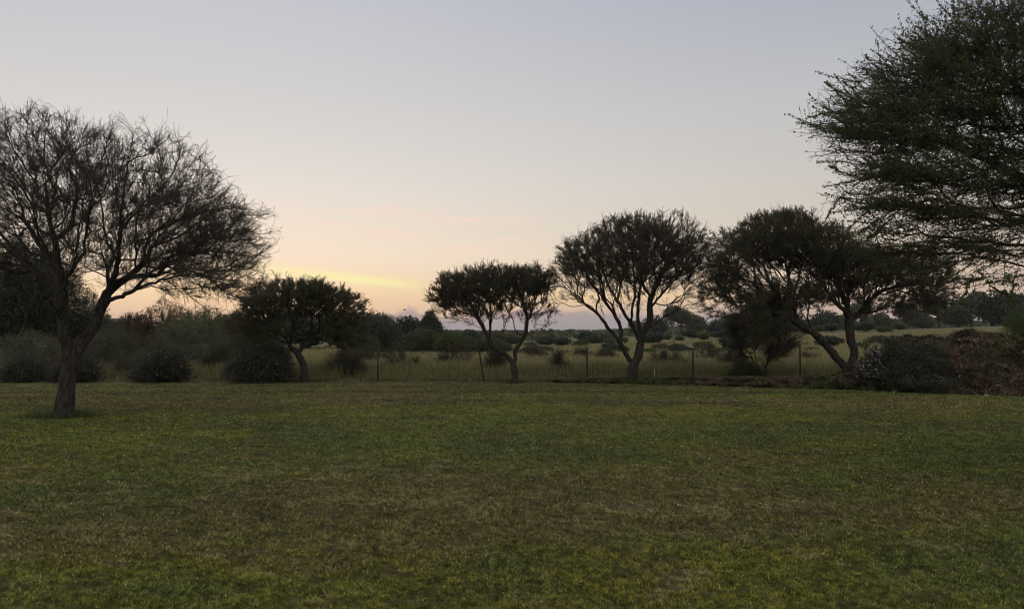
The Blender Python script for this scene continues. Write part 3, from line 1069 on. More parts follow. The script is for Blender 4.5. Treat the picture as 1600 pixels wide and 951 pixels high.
lob5 = [lobe(1215, 378, 72, 44, D5, 0, 2.0, 1.4), lobe(1140, 400, 42, 46, D5, 0, 1.5, 1.3), lobe(1285, 395, 75, 44, D5, 0, 1.9, 1.3),
        lobe(1335, 420, 70, 35, D5, 0, 1.7, 1.3), lobe(1190, 440, 60, 22, D5, 0, 1.2, .5), lobe(1425, 425, 70, 38, D5, 0, 1.6, 1.3),
        lobe(1440, 460, 45, 25, D5, 0, 1.1, 1.0), lobe(1195, 500, 42, 45, D5, -.6, .9, 1.5), lobe(1225, 345, 50, 14, D5, 0, 1.2, 1.2),
        lobe(1245, 455, 40, 26, D5, -.5, 1.0, .9), lobe(1320, 452, 62, 24, D5, 0, 1.2, .9), lobe(1130, 470, 42, 32, D5, 0, .9, .8), lobe(1175, 462, 50, 24, D5, 0, 1, .8), lobe(1275, 458, 45, 28, D5, .3, 1, .8), lobe(1385, 475, 45, 24, D5, 0, .9, 1.0), lobe(1250, 470, 50, 26, D5, -.3, 1, .9), lobe(1450, 470, 40, 28, D5, 0, 1, .9), lobe(1130, 440, 36, 40, D5, 0, 1.1, 1.0)]
tree('umbrella_thorn', 'widest umbrella thorn, on the earth ridge, its left limb slanting out under a drooping crown', 'tree', GR, b5, L5, lob5, G['acacia'],
     nt=4300, bf=0.36, r_tip=0.0048, r_base=0.19, step=0.2, twigs=20500, tl=(0.13, 0.32), tr=0.0072, sub=3, kink=0.16, up=0.07, outw=0.6,
     leaves=235000, lsize=0.038, lcover=0.95, pivot=P(1290, 530, D5), shell=0.38, lspread=0.015, tintbias=0.1)

# ------------------------------------------------------------------ near leafy thorn tree entering from the right
D6 = 10.0
b6 = np.array([8.4, 10.6, 0.0]); b6[2] = float(surf(b6[0], b6[1]))
t6 = b6 + np.array([-0.15, -0.1, 1.7])
L6 = [[b6, b6 + np.array([0.05, 0, .7]), b6 + np.array([-.08, -.05, 1.3]), t6]]
def near_limb(pts):
    return [t6] + limb_px(pts, D6)
L6 += [near_limb([(1700, 330, .3), (1620, 290, -.2), (1540, 250, -.6), (1450, 215, -.9), (1370, 195, -1.0), (1300, 192, -1.0), (1262, 196, -1.0)]),
       near_limb([(1720, 280, .2), (1640, 190, 0), (1570, 120, 0), (1500, 80, 0)]),
       near_limb([(1710, 350, -.5), (1620, 340, -1.2), (1530, 320, -1.6), (1440, 300, -1.8), (1370, 290, -1.8)]),
       near_limb([(1730, 380, .5), (1650, 390, 1.2), (1560, 380, 1.5), (1470, 370, 1.5), (1400, 365, 1.4)]),
       near_limb([(1720, 400, -.5), (1640, 420, -.9), (1570, 418, -1), (1500, 412, -1.0), (1440, 425, -1.0)]),
       near_limb([(1750, 250, .5), (1700, 120, .8), (1640, 40, 1), (1580, -20, 1)]),
       near_limb([(1640, 270, 1.2), (1560, 200, 1.9), (1480, 150, 2.2), (1410, 120, 2.3)]),
       near_limb([(1900, 300, .5), (1980, 200, .5), (2050, 120, .5)]),
       near_limb([(1860, 320, -1.2), (1900, 230, -2), (1960, 160, -2.5)]),
       near_limb([(1850, 300, 1.5), (1880, 200, 2.4), (1900, 120, 3)])]
lob6 = [lobe(1650, 180, 285, 185, D6, 0, 2.2, 1.0), lobe(1430, 195, 120, 85, D6, -.4, 1.3, 1.1), lobe(1350, 195, 70, 38, D6, -.8, .8, 1.2),
        lobe(1560, 75, 90, 75, D6, 0, 1.2, 1.1), lobe(1440, 290, 105, 60, D6, -.6, 1.3, 1.1), lobe(1530, 360, 150, 60, D6, .2, 1.5, 1.0),
        lobe(1470, 125, 70, 50, D6, .3, 1.0, .9), lobe(1900, 180, 260, 200, D6, .5, 2.6, .5), lobe(1430, 350, 60, 40, D6, .3, .8, .8),
        lobe(1560, 420, 90, 28, D6, -.3, .9, .6), lobe(1375, 180, 60, 48, D6, 0, .8, .8)]
# long leafy shoots that hang out of the lower left of the crown
def shoot(pts):
    p = [np.array(q) for q in limb_px(pts, D6)]
    q = np.array(p)
    t = np.linspace(0, len(q) - 1, 14)
    i = np.minimum(t.astype(int), len(q) - 2)
    f = (t - i)[:, None]
    L = q[i] * (1 - f) + q[i + 1] * f
    L[1:-1] += rng.normal(0, .008, (12, 3))
    return L
SH = np.stack([shoot(s) for s in [
    [(1420, 280, -1), (1365, 275, -1), (1325, 285, -1), (1285, 292, -1)],
    [(1345, 278, -1), (1315, 270, -1), (1295, 258, -1)],
    [(1400, 265, -.8), (1340, 285, -.9), (1310, 315, -1), (1290, 342, -1)],
    [(1420, 290, -.8), (1372, 315, -.8), (1345, 340, -.8), (1322, 362, -.8)],
    [(1440, 300, -.7), (1392, 330, -.6), (1362, 350, -.6), (1340, 366, -.6)],
    [(1400, 335, -.5), (1380, 352, -.5), (1368, 365, -.5), (1358, 372, -.5)],
    [(1350, 215, -1), (1310, 205, -1), (1280, 198, -1), (1246, 192, -1)],
    [(1350, 180, -1), (1320, 160, -1), (1305, 140, -1), (1290, 128, -1)],
    [(1400, 140, -.5), (1375, 115, -.5), (1360, 95, -.5), (1352, 85, -.5)],
    [(1470, 100, 0), (1440, 78, 0), (1420, 68, 0), (1402, 60, 0)],
    [(1520, 430, -1), (1512, 445, -1), (1508, 460, -1), (1500, 475, -1)],
    [(1570, 430, -1), (1585, 445, -1), (1578, 462, -1), (1588, 480, -1)],
    [(1540, 440, -.6), (1560, 455, -.6), (1575, 462, -.6), (1585, 478, -.6)],
    [(1360, 180, -1), (1325, 172, -1), (1290, 178, -1), (1258, 185, -1)]]])
tree('leafy_thorn_tree', 'near leafy thorn tree reaching in from the right edge over the lawn', 'tree', None, b6, L6, lob6, G['near'],
     nt=3400, bf=0.32, r_tip=0.0034, r_base=0.21, step=0.2, twigs=12500, tl=(0.22, 0.5), tr=0.0036, sub=3, subl=0.5, kink=0.12, up=0.03,
     outw=0.6, knob=7, sprays=900, layers=0.42, flat=0.45, leaves=225000, lsize=0.026, laspect=0.6, lcover=1.0, pivot=P(1700, 330, D6), shell=0.42, lspread=0.008,
     lines=[(SH, 0.0068, 0.0035, 3800, 0.011)], rfine=0.011)


# ------------------------------------------------------------------ bushes and background trees
def bush(name, label, cat, group, px, py, d, w, top, mat, n=9000, ls=0.05, nt=160, stems=5, twigs=1200, feather=False, low=0.0,
         lobes=None, tr=0.004, asp=0.5, bias=0.0, r_base=0.03, trunk=False, soft=0.5, tl=(0.15, 0.4), shell=0.4, lspread=0.06, nlump=7, bark=None):
    """px,py: foot in photo pixels; w: width in pixels; top: top row in pixels"""
    b = P(px, py, d)
    b[2] = float(surf(b[0], b[1]))
    topz = P(px, top, d)[2]
    H = topz - b[2]
    W = w / FP * d
    st = random.Random(int(px * 7 + py))
    if lobes is None:
        lobes = []
        lz = b[2] + H * low
        for k in range(nlump):
            a = 2 * math.pi * k / nlump + st.uniform(-.3, .3)
            rr = st.uniform(.17, .34) * W
            hh = (topz - lz) * st.uniform(.2, .38)
            f = math.cos(a)
            cz = lz + hh * (1 if trunk else .35) + (topz - lz - (2 if trunk else 1.35) * hh) * st.uniform(0.0, 1.0) * (1 - 0.6 * abs(f))
            lobes.append((np.array([b[0] + f * (W / 2 - rr), b[1] + math.sin(a) * (W / 2 - rr) * .8, cz]), np.array([rr, rr, hh]), 1.0))
        hh = (topz - lz) * .42
        lobes.append((np.array([b[0] + st.uniform(-.08, .08) * W, b[1], topz - hh]), np.array([.34 * W, .34 * W, hh]), 1.2))
    limbs = []
    if trunk:
        k1 = b + np.array([st.uniform(-.06, .06) * W, 0, H * max(low, .2)])
        limbs.append([b, (b + k1) / 2 + np.array([st.uniform(-.04, .04) * W, 0, 0]), k1])
    else:
        for k in range(stems):
            a = st.uniform(0, 6.28)
            o = b + np.array([math.cos(a), math.sin(a), 0]) * W * .06
            o[2] = b[2]
            e = o + np.array([math.cos(a) * W * .16, math.sin(a) * W * .16, H * .35])
            limbs.append((['root'] if k else []) + [o, (o + e) / 2 + np.array([0, 0, H * .03]), e])
    ex = sample_lobes(lobes, n, 0.36 if not feather else 0.5, 0.28)
    # open gaps: drop leaves where a 3-D noise is low
    q = fbm(ex[:, 0] * 2.2 / max(W, 1) * 3 + ex[:, 1], ex[:, 2] * 2.2 / max(W, 1) * 4, int(px) % 97, 3)
    ex = ex[(q > 0.36) | (rng.random(len(ex)) < soft)]
    ex = ex[ex[:, 2] > b[2] + 0.03]
    return tree(name, label, cat, group, b, limbs, lobes, mat, nt=nt, bf=0.3, r_tip=0.005, r_base=r_base, step=0.25, twigs=twigs, tl=tl,
                tr=tr, sub=2, kink=0.2, up=0.05, outw=0.7, leaves=int(n * 0.5), lsize=ls, laspect=asp, lcover=1.0, pivot=b + np.array([0, 0, H * .3]),
                shell=shell, lspread=lspread, extra=ex, flare=0.1, tintbias=bias, trunk_part='trunk' if trunk else 'stems', bark=bark, rfine=0.02)


# dense dark bushes on the lawn side of the fence
GB = 'dark bushes along the lawn edge'
BK = dict(tl=(.25, .65), tr=.005, lspread=.05)
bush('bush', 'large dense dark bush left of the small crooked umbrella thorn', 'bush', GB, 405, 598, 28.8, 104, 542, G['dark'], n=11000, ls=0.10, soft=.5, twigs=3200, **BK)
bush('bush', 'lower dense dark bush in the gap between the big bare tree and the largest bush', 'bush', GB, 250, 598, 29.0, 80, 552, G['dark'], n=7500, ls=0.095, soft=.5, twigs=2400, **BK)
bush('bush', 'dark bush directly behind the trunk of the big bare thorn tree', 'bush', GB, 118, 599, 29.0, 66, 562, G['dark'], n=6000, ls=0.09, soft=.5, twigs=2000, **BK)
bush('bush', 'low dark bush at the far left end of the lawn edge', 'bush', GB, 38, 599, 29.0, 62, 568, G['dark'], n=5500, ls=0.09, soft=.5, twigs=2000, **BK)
# feathery grey-green shrubs behind the fence on the left
GF = 'feathery grey green shrubs behind the fence'
bush('shrub', 'feathery grey green shrub at the left end, in front of the big dark trees', 'shrub', GF, 52, 592, 33, 130, 518, G['grey'], n=19000, ls=0.06, feather=True, twigs=2600, tl=(.3, .7), asp=.45, lspread=.07)
bush('shrub', 'feathery shrub just right of the big bare trunk', 'shrub', GF, 178, 590, 34, 110, 512, G['grey'], n=16000, ls=0.06, feather=True, twigs=2400, tl=(.3, .7), asp=.35, low=.25)
bush('shrub', 'widest feathery shrub, spreading above the lower dense dark bush', 'shrub', GF, 292, 586, 36, 160, 496, G['grey'], n=26000, ls=0.065, feather=True, twigs=3200, tl=(.3, .8), asp=.35, low=.1)
bush('shrub', 'small pale feathery shrub low between the bare trunk and the lower dense bush', 'shrub', GF, 200, 592, 31.5, 52, 556, G['grey'], n=4500, ls=0.045, feather=True, twigs=1200, tl=(.2, .5), asp=.4)
bush('shrub', 'upright green shrub poking up between the lower dense bush and the largest bush', 'shrub', GF, 335, 590, 33, 60, 528, G['green'], n=6000, ls=0.05, feather=True, twigs=1500, tl=(.2, .6), asp=.4, bias=-.1, soft=.3)
bush('shrub', 'olive shrub showing between the largest dark bush and the small crooked thorn', 'shrub', GF, 402, 575, 40, 120, 500, G['olive'], n=15000, ls=0.06, feather=True, twigs=3000, tl=(.3, .7), low=.1)
bush('shrub', 'low straggly brownish shrub right of the crooked trunk, against the field grass', 'shrub', GF, 540, 592, 32, 78, 553, G['olive'], n=7000, ls=0.04, feather=True, twigs=2600, tl=(.2, .5))
bush('shrub', 'shrub rising behind the right half of the small crooked umbrella thorn', 'shrub', GF, 560, 565, 42, 100, 520, G['olive'], n=12000, ls=0.06, feather=True, twigs=2000)
# background trees on the left, farther off
GT = 'background trees beyond the field'
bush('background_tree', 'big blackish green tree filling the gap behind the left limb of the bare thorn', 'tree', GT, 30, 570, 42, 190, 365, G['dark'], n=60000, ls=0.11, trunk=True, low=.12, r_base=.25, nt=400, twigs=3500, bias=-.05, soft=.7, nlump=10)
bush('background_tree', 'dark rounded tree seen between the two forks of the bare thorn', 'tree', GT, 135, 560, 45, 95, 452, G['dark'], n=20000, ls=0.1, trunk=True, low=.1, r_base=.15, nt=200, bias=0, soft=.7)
bush('background_tree', 'dark round tree with a rusty rim under the lowest branch of the bare thorn', 'tree', GT, 207, 560, 50, 80, 490, G['rust'], n=15000, ls=0.10, trunk=True, low=.15, r_base=.12, nt=200, bias=-.3, soft=.6)
bush('background_tree', 'open reddish leaved tree backlit by the glow right of the bare trunk', 'tree', GT, 260, 550, 62, 100, 466, G['rust'], n=5500, ls=0.11, trunk=True, low=.3, r_base=.12, nt=260, soft=.05, nlump=12)
bush('background_tree', 'brownish tree right of the reddish one, under the tips of the bare thorn', 'tree', GT, 318, 552, 56, 105, 476, G['green'], n=13000, ls=0.1, trunk=True, low=.15, r_base=.12, nt=200)
bush('background_tree', 'rusty brown tree hidden partly by the left side of the small crooked thorn', 'tree', GT, 378, 560, 50, 80, 482, G['rust'], n=9000, ls=0.1, trunk=True, low=.2, r_base=.12, nt=200, soft=.4, bias=-.2)
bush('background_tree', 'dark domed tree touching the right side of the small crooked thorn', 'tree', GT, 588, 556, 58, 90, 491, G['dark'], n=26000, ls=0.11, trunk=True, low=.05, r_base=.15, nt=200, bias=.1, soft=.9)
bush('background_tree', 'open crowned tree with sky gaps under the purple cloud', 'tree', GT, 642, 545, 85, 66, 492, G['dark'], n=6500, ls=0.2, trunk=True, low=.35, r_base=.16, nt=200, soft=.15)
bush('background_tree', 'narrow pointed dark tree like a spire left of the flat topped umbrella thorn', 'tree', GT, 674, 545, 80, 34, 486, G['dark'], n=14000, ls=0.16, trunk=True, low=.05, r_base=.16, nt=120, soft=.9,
     lobes=[(P(674, 520, 80), np.array([1.3, 1.3, 1.5]), 1.), (P(672, 505, 80), np.array([.85, .85, 1.2]), 1.), (P(673, 496, 80), np.array([.4, .4, .75]), 2.)])
bush('background_tree', 'round dark tree below the spire shaped one', 'tree', GT, 655, 552, 62, 80, 513, G['olive'], n=20000, ls=0.11, trunk=True, low=.05, r_base=.12, nt=200, bias=-.15, soft=.9)
bush('background_tree', 'fresh green tree left of the leaning fence post', 'tree', GT, 712, 553, 58, 72, 517, G['green'], n=13000, ls=0.11, trunk=True, low=.08, r_base=.12, nt=200, soft=.6, bias=-.2)
bush('background_tree', 'low dark tree behind the leaning fence post', 'tree', GT, 768, 553, 60, 70, 527, G['olive'], n=12000, ls=0.11, trunk=True, low=.05, r_base=.1, nt=160, bias=-.15, soft=.8)
# right side
bush('bush', 'dark tangled thicket hanging below the left side of the widest umbrella thorn', 'bush', None, 1190, 588, 30.6, 84, 480, G['olive'], n=9000, ls=0.045, feather=True, twigs=6000, tl=(.3, .9), asp=.4, bias=-.25, soft=.15,
     lobes=[lobe(1197, 498, 46, 40, 30.6), lobe(1185, 540, 36, 28, 30.6), lobe(1218, 538, 26, 26, 30.6), lobe(1176, 568, 26, 16, 30.6), lobe(1160, 520, 26, 24, 30.6)])
bush('shrub', 'low yellow green weedy shrub at the foot of the tangled thicket', 'shrub', None, 1165, 589, 30.1, 60, 566, G['green'], n=4500, ls=0.045, feather=True, twigs=1200, bias=.2)
bush('bush', 'leafy bush with pale shining leaves beside the base of the widest umbrella thorn', 'bush', None, 1366, 600, 24.9, 54, 541, G['glossy'], n=1300, ls=0.11, soft=.5, twigs=900, bias=-.02, asp=.4)
bush('bush', 'dark sprawling bush covering the left slope of the mound', 'bush', None, 1425, 606, 23.9, 116, 536, G['dark'], n=15000, ls=0.065, twigs=2500, tl=(.15, .4), asp=.5, bias=-.02, soft=.3,
     lobes=[lobe(1436, 574, 38, 22, 24.1), lobe(1412, 586, 28, 16, 23.9), lobe(1460, 562, 26, 20, 24.4), lobe(1445, 595, 46, 10, 23.6), lobe(1412, 556, 26, 16, 24.5), lobe(1478, 584, 20, 12, 24.1), lobe(1448, 547, 18, 11, 24.6)])
bush('shrub', 'dense green shrub behind the mound, cut by the right edge', 'shrub', None, 1600, 545, 40, 90, 476, G['green'], n=30000, ls=0.07, twigs=2500, bias=-.3, soft=.8)
bush('shrub', 'small dark shrub growing on the crest of the mound', 'shrub', None, 1510, 533, 27, 36, 517, G['olive'], n=2500, ls=0.04, twigs=500)

# small wild shrubs and saplings in the field
GW = 'small wild shrubs in the field grass'
wild = [(628, 578, 34, 78, 536, 'grey', 'vase shaped shrub in the field grass, just right of the first post'),
        (716, 574, 37, 70, 538, 'dry', 'brown flat shrub in the field left of the leaning post'),
        (690, 576, 36, 24, 556, 'dry', 'tiny bare shrub just left of the brown flat shrub'),
        (778, 584, 33, 36, 548, 'olive', 'thin upright shrub between the leaning post and the V shaped trunk'),
        (872, 584, 33, 26, 552, 'olive', 'thin upright weed midway between the V shaped trunk and the next post'),
        (838, 566, 45, 44, 541, 'dry', 'low brown scrub right of the V shaped trunk'),
        (905, 566, 45, 34, 546, 'dry', 'low brown scrub just left of the post before the fan shaped tree'),
        (948, 566, 45, 36, 545, 'dry', 'low dry scrub between that post and the fan shaped trunk'),
        (1045, 576, 35, 80, 540, 'olive', 'spreading shrub in the grass behind the short white stake'),
        (1108, 566, 42, 60, 534, 'grey', 'shrub in the field just right of the post past the white stake'),
        (1140, 574, 36, 44, 552, 'olive', 'shrub standing left of the tangled thicket'),
        (1262, 566, 42, 34, 548, 'dry', 'low scrub right of the last fence post')]
for px, py, d, w, top, mk, lab in wild:
    bush('wild_shrub', lab, 'shrub', GW, px, py, d, w, top, G[mk], n=2600, ls=0.055, feather=True, twigs=800, nt=60, stems=4, tl=(.2, .5), tr=0.006, soft=.3, asp=.45)

# bushes 90 - 130 m away and farther trees: individuals cut from a few shapes
def far_proto(name, kind, mat, h, w, n, ls, low, seed):
    st = random.Random(seed)
    root = empty(name, (0, 0, 0))
    lobes = []
    for k in range(8):
        a = st.uniform(0, 6.28)
        rr = st.uniform(.2, .3) * w
        hz = st.uniform(.2, .3) * h * (1 - low)
        rad = st.uniform(.2, 1) * (w / 2 - rr)
        lobes.append((np.array([math.cos(a) * rad, math.sin(a) * rad, h * low + hz + st.random() * (h * (1 - low) - 2 * hz)]), np.array([rr, rr, hz]), 1.))
    p = sample_lobes(lobes, n, .4, .15)
    p = p[p[:, 2] > 0.02]
    V, F = leaf_quads(p, ls * rng.uniform(.6, 1.4, len(p)), .6)
    ti = np.clip(rng.normal(.5, .25, len(p)), 0, 1)
    sk = Skel(2000)
    sk.limb([np.zeros(3) - [0, 0, .1], np.array([.03 * w, 0, h * low * .6 + .1]), np.array([0, 0, h * max(low, .25)])], step=.4)
    sk.reach(sample_lobes(lobes, 40, .4), .3, .6, .03)
    sk.radii(.02, .045 * h * .5 + .02)
    (tv, tf), (nv, nf) = skel_mesh(sk)
    if len(nv):
        tf = np.vstack([tf, nf + len(tv)]); tv = np.vstack([tv, nv])
    mesh_np('trunk', tv, [tf], M_BARK, root)
    mesh_np('crown', V, [F], mat, root, tint=np.repeat(ti, 4))
    return root


def copy_tree(root):
    c = root.copy()
    COL.objects.link(c)
    for ch in list(root.children):
        k = ch.copy()
        COL.objects.link(k)
        k.parent = c
    return c


SHAPES = [far_proto('far_bush', 'b', G['olive'], 2.2, 5.0, 3200, .26, .0, 1), far_proto('far_bush', 'b', G['green'], 2.0, 4.0, 2600, .24, .0, 2),
          far_proto('far_bush', 'b', G['dark'], 2.6, 6.5, 4200, .28, .0, 3), far_proto('far_tree', 't', G['olive'], 6.0, 8.5, 4800, .42, .12, 4),
          far_proto('far_tree', 't', G['olive'], 7.2, 7.5, 4400, .42, .2, 5), far_proto('far_tree', 't', G['dark'], 6.3, 10.5, 5600, .45, .08, 6)]
used = set()


def put_far(i, px, d, s, label, cat, group, sx=1.0):
    o = SHAPES[i]
    if i in used:
        o = copy_tree(SHAPES[i])
    used.add(i)
    x = (px - 800) / FP * d
    o.location = (x, d, float(ground_h(np.array(x), np.array(float(d)))) - .05)
    o.rotation_euler = (0, 0, rng.uniform(0, 6.28))
    o.scale = (s * sx, s * sx, s)
    tag(o, label, cat, group)


MARKS = [(-400, 'the left edge'), (97, 'the bare thorn trunk'), (473, 'the crooked trunk'), (591, 'the first post'), (756, 'the leaning post'),
         (804, 'the V shaped trunk'), (988, 'the fan tree trunk'), (1082, 'the next post'), (1190, 'the thicket'), (1249, 'the last post'),
         (1327, 'the widest thorn trunk'), (1428, 'the mound bush'), (1700, 'the right edge')]
ORD = ['first', 'second', 'third', 'fourth', 'fifth', 'sixth', 'seventh', 'eighth', 'ninth', 'tenth', 'eleventh', 'twelfth']


def far_row(rows, noun, cat, group):
    seen = {}
    for px, d, s_, i in sorted(rows):
        k = max(q for q in range(len(MARKS) - 1) if MARKS[q][0] <= px)
        seen[k] = seen.get(k, 0) + 1
        put_far(i, px, d, s_ * (.72 if noun == 'slope bush' else 1), '%s %s from left between %s and %s' % (ORD[seen[k] - 1], noun, MARKS[k][1], MARKS[k + 1][1]), cat, group)


far_row([(828, 100, .50, 0), (852, 112, .62, 2), (880, 104, .55, 2), (908, 98, .58, 0), (930, 108, .6, 2), (955, 101, .5, 1), (972, 110, .55, 0),
         (868, 135, .7, 0), (915, 142, .8, 2), (845, 150, .8, 1), (950, 150, .75, 0), (800, 118, .65, 2), (780, 105, .6, 0)],
        'dark far bush', 'bush', 'low bushes at the far side of the field')
far_row([(570, 52, .42, 0), (600, 60, .5, 1), (655, 55, .4, 0), (682, 48, .3, 1), (742, 52, .4, 0), (770, 62, .5, 1), (822, 58, .4, 2), (850, 66, .5, 0),
         (880, 60, .32, 1), (926, 56, .34, 0), (962, 64, .45, 2), (1010, 58, .42, 1), (1032, 70, .5, 0), (1066, 60, .42, 2), (1098, 72, .55, 0), (1126, 58, .42, 1),
         (1152, 66, .6, 2), (1210, 60, .4, 0), (1236, 70, .5, 1), (1268, 62, .36, 0), (1296, 72, .5, 2), (1345, 66, .45, 1), (1372, 76, .6, 0), (1400, 68, .5, 2)],
        'scrub bush', 'bush', 'scrub bushes scattered through the field grass')
far_row([(1018, 96, .9, 2), (1045, 120, .7, 1), (1062, 112, .6, 0), (1085, 118, .8, 2), (1100, 108, .9, 1), (1118, 122, .8, 0),
         (1130, 110, .8, 2), (1075, 135, .7, 2), (1040, 140, .8, 0), (1150, 125, .9, 1), (1175, 130, 1.0, 2), (1205, 118, .9, 0),
         (1232, 128, 1.0, 2), (1260, 115, .7, 1), (1280, 128, .9, 0), (1300, 118, .8, 2), (1352, 112, .9, 2), (1380, 108, .8, 0),
         (1405, 118, .9, 1), (1330, 126, 1., 0)], 'slope bush', 'bush', 'bushes dotted over the pale slope')
far_row([(1000, 230, .9, 3), (1030, 240, 1.2, 5), (1062, 225, 1.35, 4), (1090, 245, 1.2, 3), (1118, 230, .9, 5), (1150, 215, 1.1, 3),
         (1180, 230, .9, 5), (1215, 210, 1.1, 4), (1250, 225, 1.0, 3), (1285, 205, 1.1, 5), (1320, 210, 1.0, 3), (1350, 195, 1.2, 4),
         (1385, 200, .9, 3), (1412, 180, 1.0, 4), (1440, 190, .95, 3), (1468, 170, 1.1, 4), (1495, 165, .9, 3), (1520, 160, 1.15, 4),
         (1548, 150, 1.3, 5), (1578, 160, 1.0, 4), (1610, 150, 1.2, 5), (1640, 150, 1.2, 3), (1675, 150, 1.2, 5)],
        'skyline tree', 'tree', 'trees on the skyline at the right')
far_row([(-60, 75, 1.2, 5), (10, 80, 1., 5), (90, 85, .9, 3), (170, 90, .6, 5), (230, 80, .55, 5), (290, 85, .6, 3), (350, 80, .7, 5),
         (420, 82, .7, 3), (480, 90, .8, 5), (530, 88, .8, 3), (575, 95, .8, 5), (740, 120, .45, 5), (770, 130, .4, 3)],
        'distant dark tree', 'tree', 'trees on the far left beyond the fence')


def woodland():
    """unbroken bush country to the horizon"""
    n = 120000
    u = rng.random(n)
    d = 170 * (4200 / 170.) ** (u ** .9)
    az = np.radians(rng.uniform(-42, 42, n))
    x, y = d * np.sin(az), d * np.cos(az)
    q = fbm(x / (d * .06 + 8), y / (d * .25 + 10), 91, 3)
    k = (q > .44) & ~((np.degrees(az) > 3) & (d < 260))
    x, y, d, q = x[k], y[k], d[k], q[k]
    m = len(x)
    H = (1.5 + (4.5 + 3 * sst(5, 20, np.degrees(az[k]))) * sst(.44, .62, q)) * rng.random(m) ** .6 * (1 + .25 * sst(600, 2500, d))
    g0 = ground_h(x, y)
    H = np.minimum(H, np.maximum(1.2, EYE - g0 + d * (.0035 + .003 * fbm(x / 60, y / 60, 93, 3) + (.004 + .018 * fbm(np.degrees(az[k]) * .8, d * 0, 94, 4)) * sst(5, 20, np.degrees(az[k])))) * rng.uniform(.5, 1, m))
    z = g0 + H
    p = np.stack([x, y, z], -1)
    V, F = leaf_quads(p, (.5 + .0042 * d) * rng.uniform(.7, 1.4, m), .75)
    ti = np.clip(rng.normal(.45, .2, m), 0, 1)
    o = mesh_np('woodland', V, [F], G['olive'], tint=np.repeat(ti, 4))
    tag(o, 'far bush country forming the dark horizon', 'woodland', kind='stuff')


woodland()

# pale dead tree on the slope
bd = P(1053, 540, 95); bd[2] = float(surf(bd[0], bd[1]))
Ld = [[bd, P(1052, 525, 95), P(1053, 514, 95)], [P(1052, 520, 95), P(1047, 511, 95), P(1044, 505, 95)], [P(1053, 516, 95), P(1058, 509, 95), P(1061, 504, 95)]]
tree('dead_tree', 'small pale dead tree on the slope right of the fan shaped thorn', 'tree', None, bd, Ld, [lobe(1053, 511, 10, 8, 95)], G['dry'], nt=20, bf=.3,
     r_tip=.012, r_base=.09, step=.4, twigs=70, tl=(.3, .8), tr=.012, sub=1, bark=M_PALE, twmat=M_PALE, rfine=.2)

# ------------------------------------------------------------------ fence
def box(c, s, rot=None):
    x, y, z = np.array(s) / 2
    V = np.array([[-x, -y, -z], [x, -y, -z], [x, y, -z], [-x, y, -z], [-x, -y, z], [x, -y, z], [x, y, z], [-x, y, z]])
    if rot is not None:
        V = V @ rot.T
    F = np.array([[0, 3, 2, 1], [4, 5, 6, 7], [0, 1, 5, 4], [1, 2, 6, 5], [2, 3, 7, 6], [3, 0, 4, 7]])
    return V + np.array(c), F


def join(parts):
    vs, fs, k = [], [], 0
    for V, F in parts:
        vs.append(V); fs.append(F + k); k += len(V)
    return np.vstack(vs), [np.vstack(fs)]


fence = empty('wire_fence', (0, EDGE, 0))
tag(fence, 'low wire fence on thin dark steel posts between the lawn and the field', 'fence')
posts = [(-235, 0), (-70, 0), (95, 0), (222, 0), (425, 0), (591, 0), (756, 1), (917, 0), (1082, 0), (1249, 0), (1414, 0), (1580, 0)]
tops = []
for px, lean in posts:
    x = (px - 800) / FP * EDGE
    z = float(surf(x, EDGE))
    h = 1.34 if px in (591, 1249) else 1.24
    hook = np.array([[x, EDGE, z - .2], [x - .004, EDGE, z + h * .5], [x, EDGE, z + h]])
    if lean:
        hook = np.array([[x + .04, EDGE - .15, z - .15], [x - .06, EDGE - .15, z + .6], [x - .18, EDGE - .15, z + 1.2]])
    # Y-section post: three thin fins
    pr = []
    ax = norm(hook[2] - hook[0])
    Lp = np.linalg.norm(hook[2] - hook[0])
    u = norm(np.cross(ax, [0, 1, 0]))
    v = np.cross(ax, u)
    c = (hook[0] + hook[2]) / 2
    for a in (0.5, 2.6, 4.7):
        e = u * math.cos(a) + v * math.sin(a)
        f = np.cross(ax, e)
        R = np.stack([e, f, ax], 1)
        pr.append(box(c + e * .0165, (.032, .007, Lp), R))
    V, F = join(pr)
    mesh_np('fence_post', V, F, M_POST, fence)
    tops.append((x, z))
wires = []
for hgt in (.15, .4, .65, .9, 1.12):
    pts = []
    for (xa, za), (xb, zb) in zip(tops[:-1], tops[1:]):
        for t in np.linspace(0, 1, 7)[:-1]:
            pts.append([xa + (xb - xa) * t, EDGE - .025, za + (zb - za) * t + hgt - .035 * math.sin(math.pi * t)])
    wires.append(tube_chain(np.array(pts), np.full(len(pts), .0016), 4))
V, F = join(wires)
mesh_np('wires', V, F, M_WIRE, fence)

# short white stake behind the fence
xs = (1022 - 800) / FP * 29.6
zs = float(surf(xs, 29.6))
V, F = box((xs, 29.6, zs + .18), (.04, .03, .50))
V2, F2 = box((xs, 29.6, zs + .442), (.026, .018, .024))
V, F = join([(V, F), (V2, F2)])
st = mesh_np('marker_stake', V, F, M_WHITE)
tag(st, 'short off white stake between the fan shaped tree and the next fence post', 'stake')


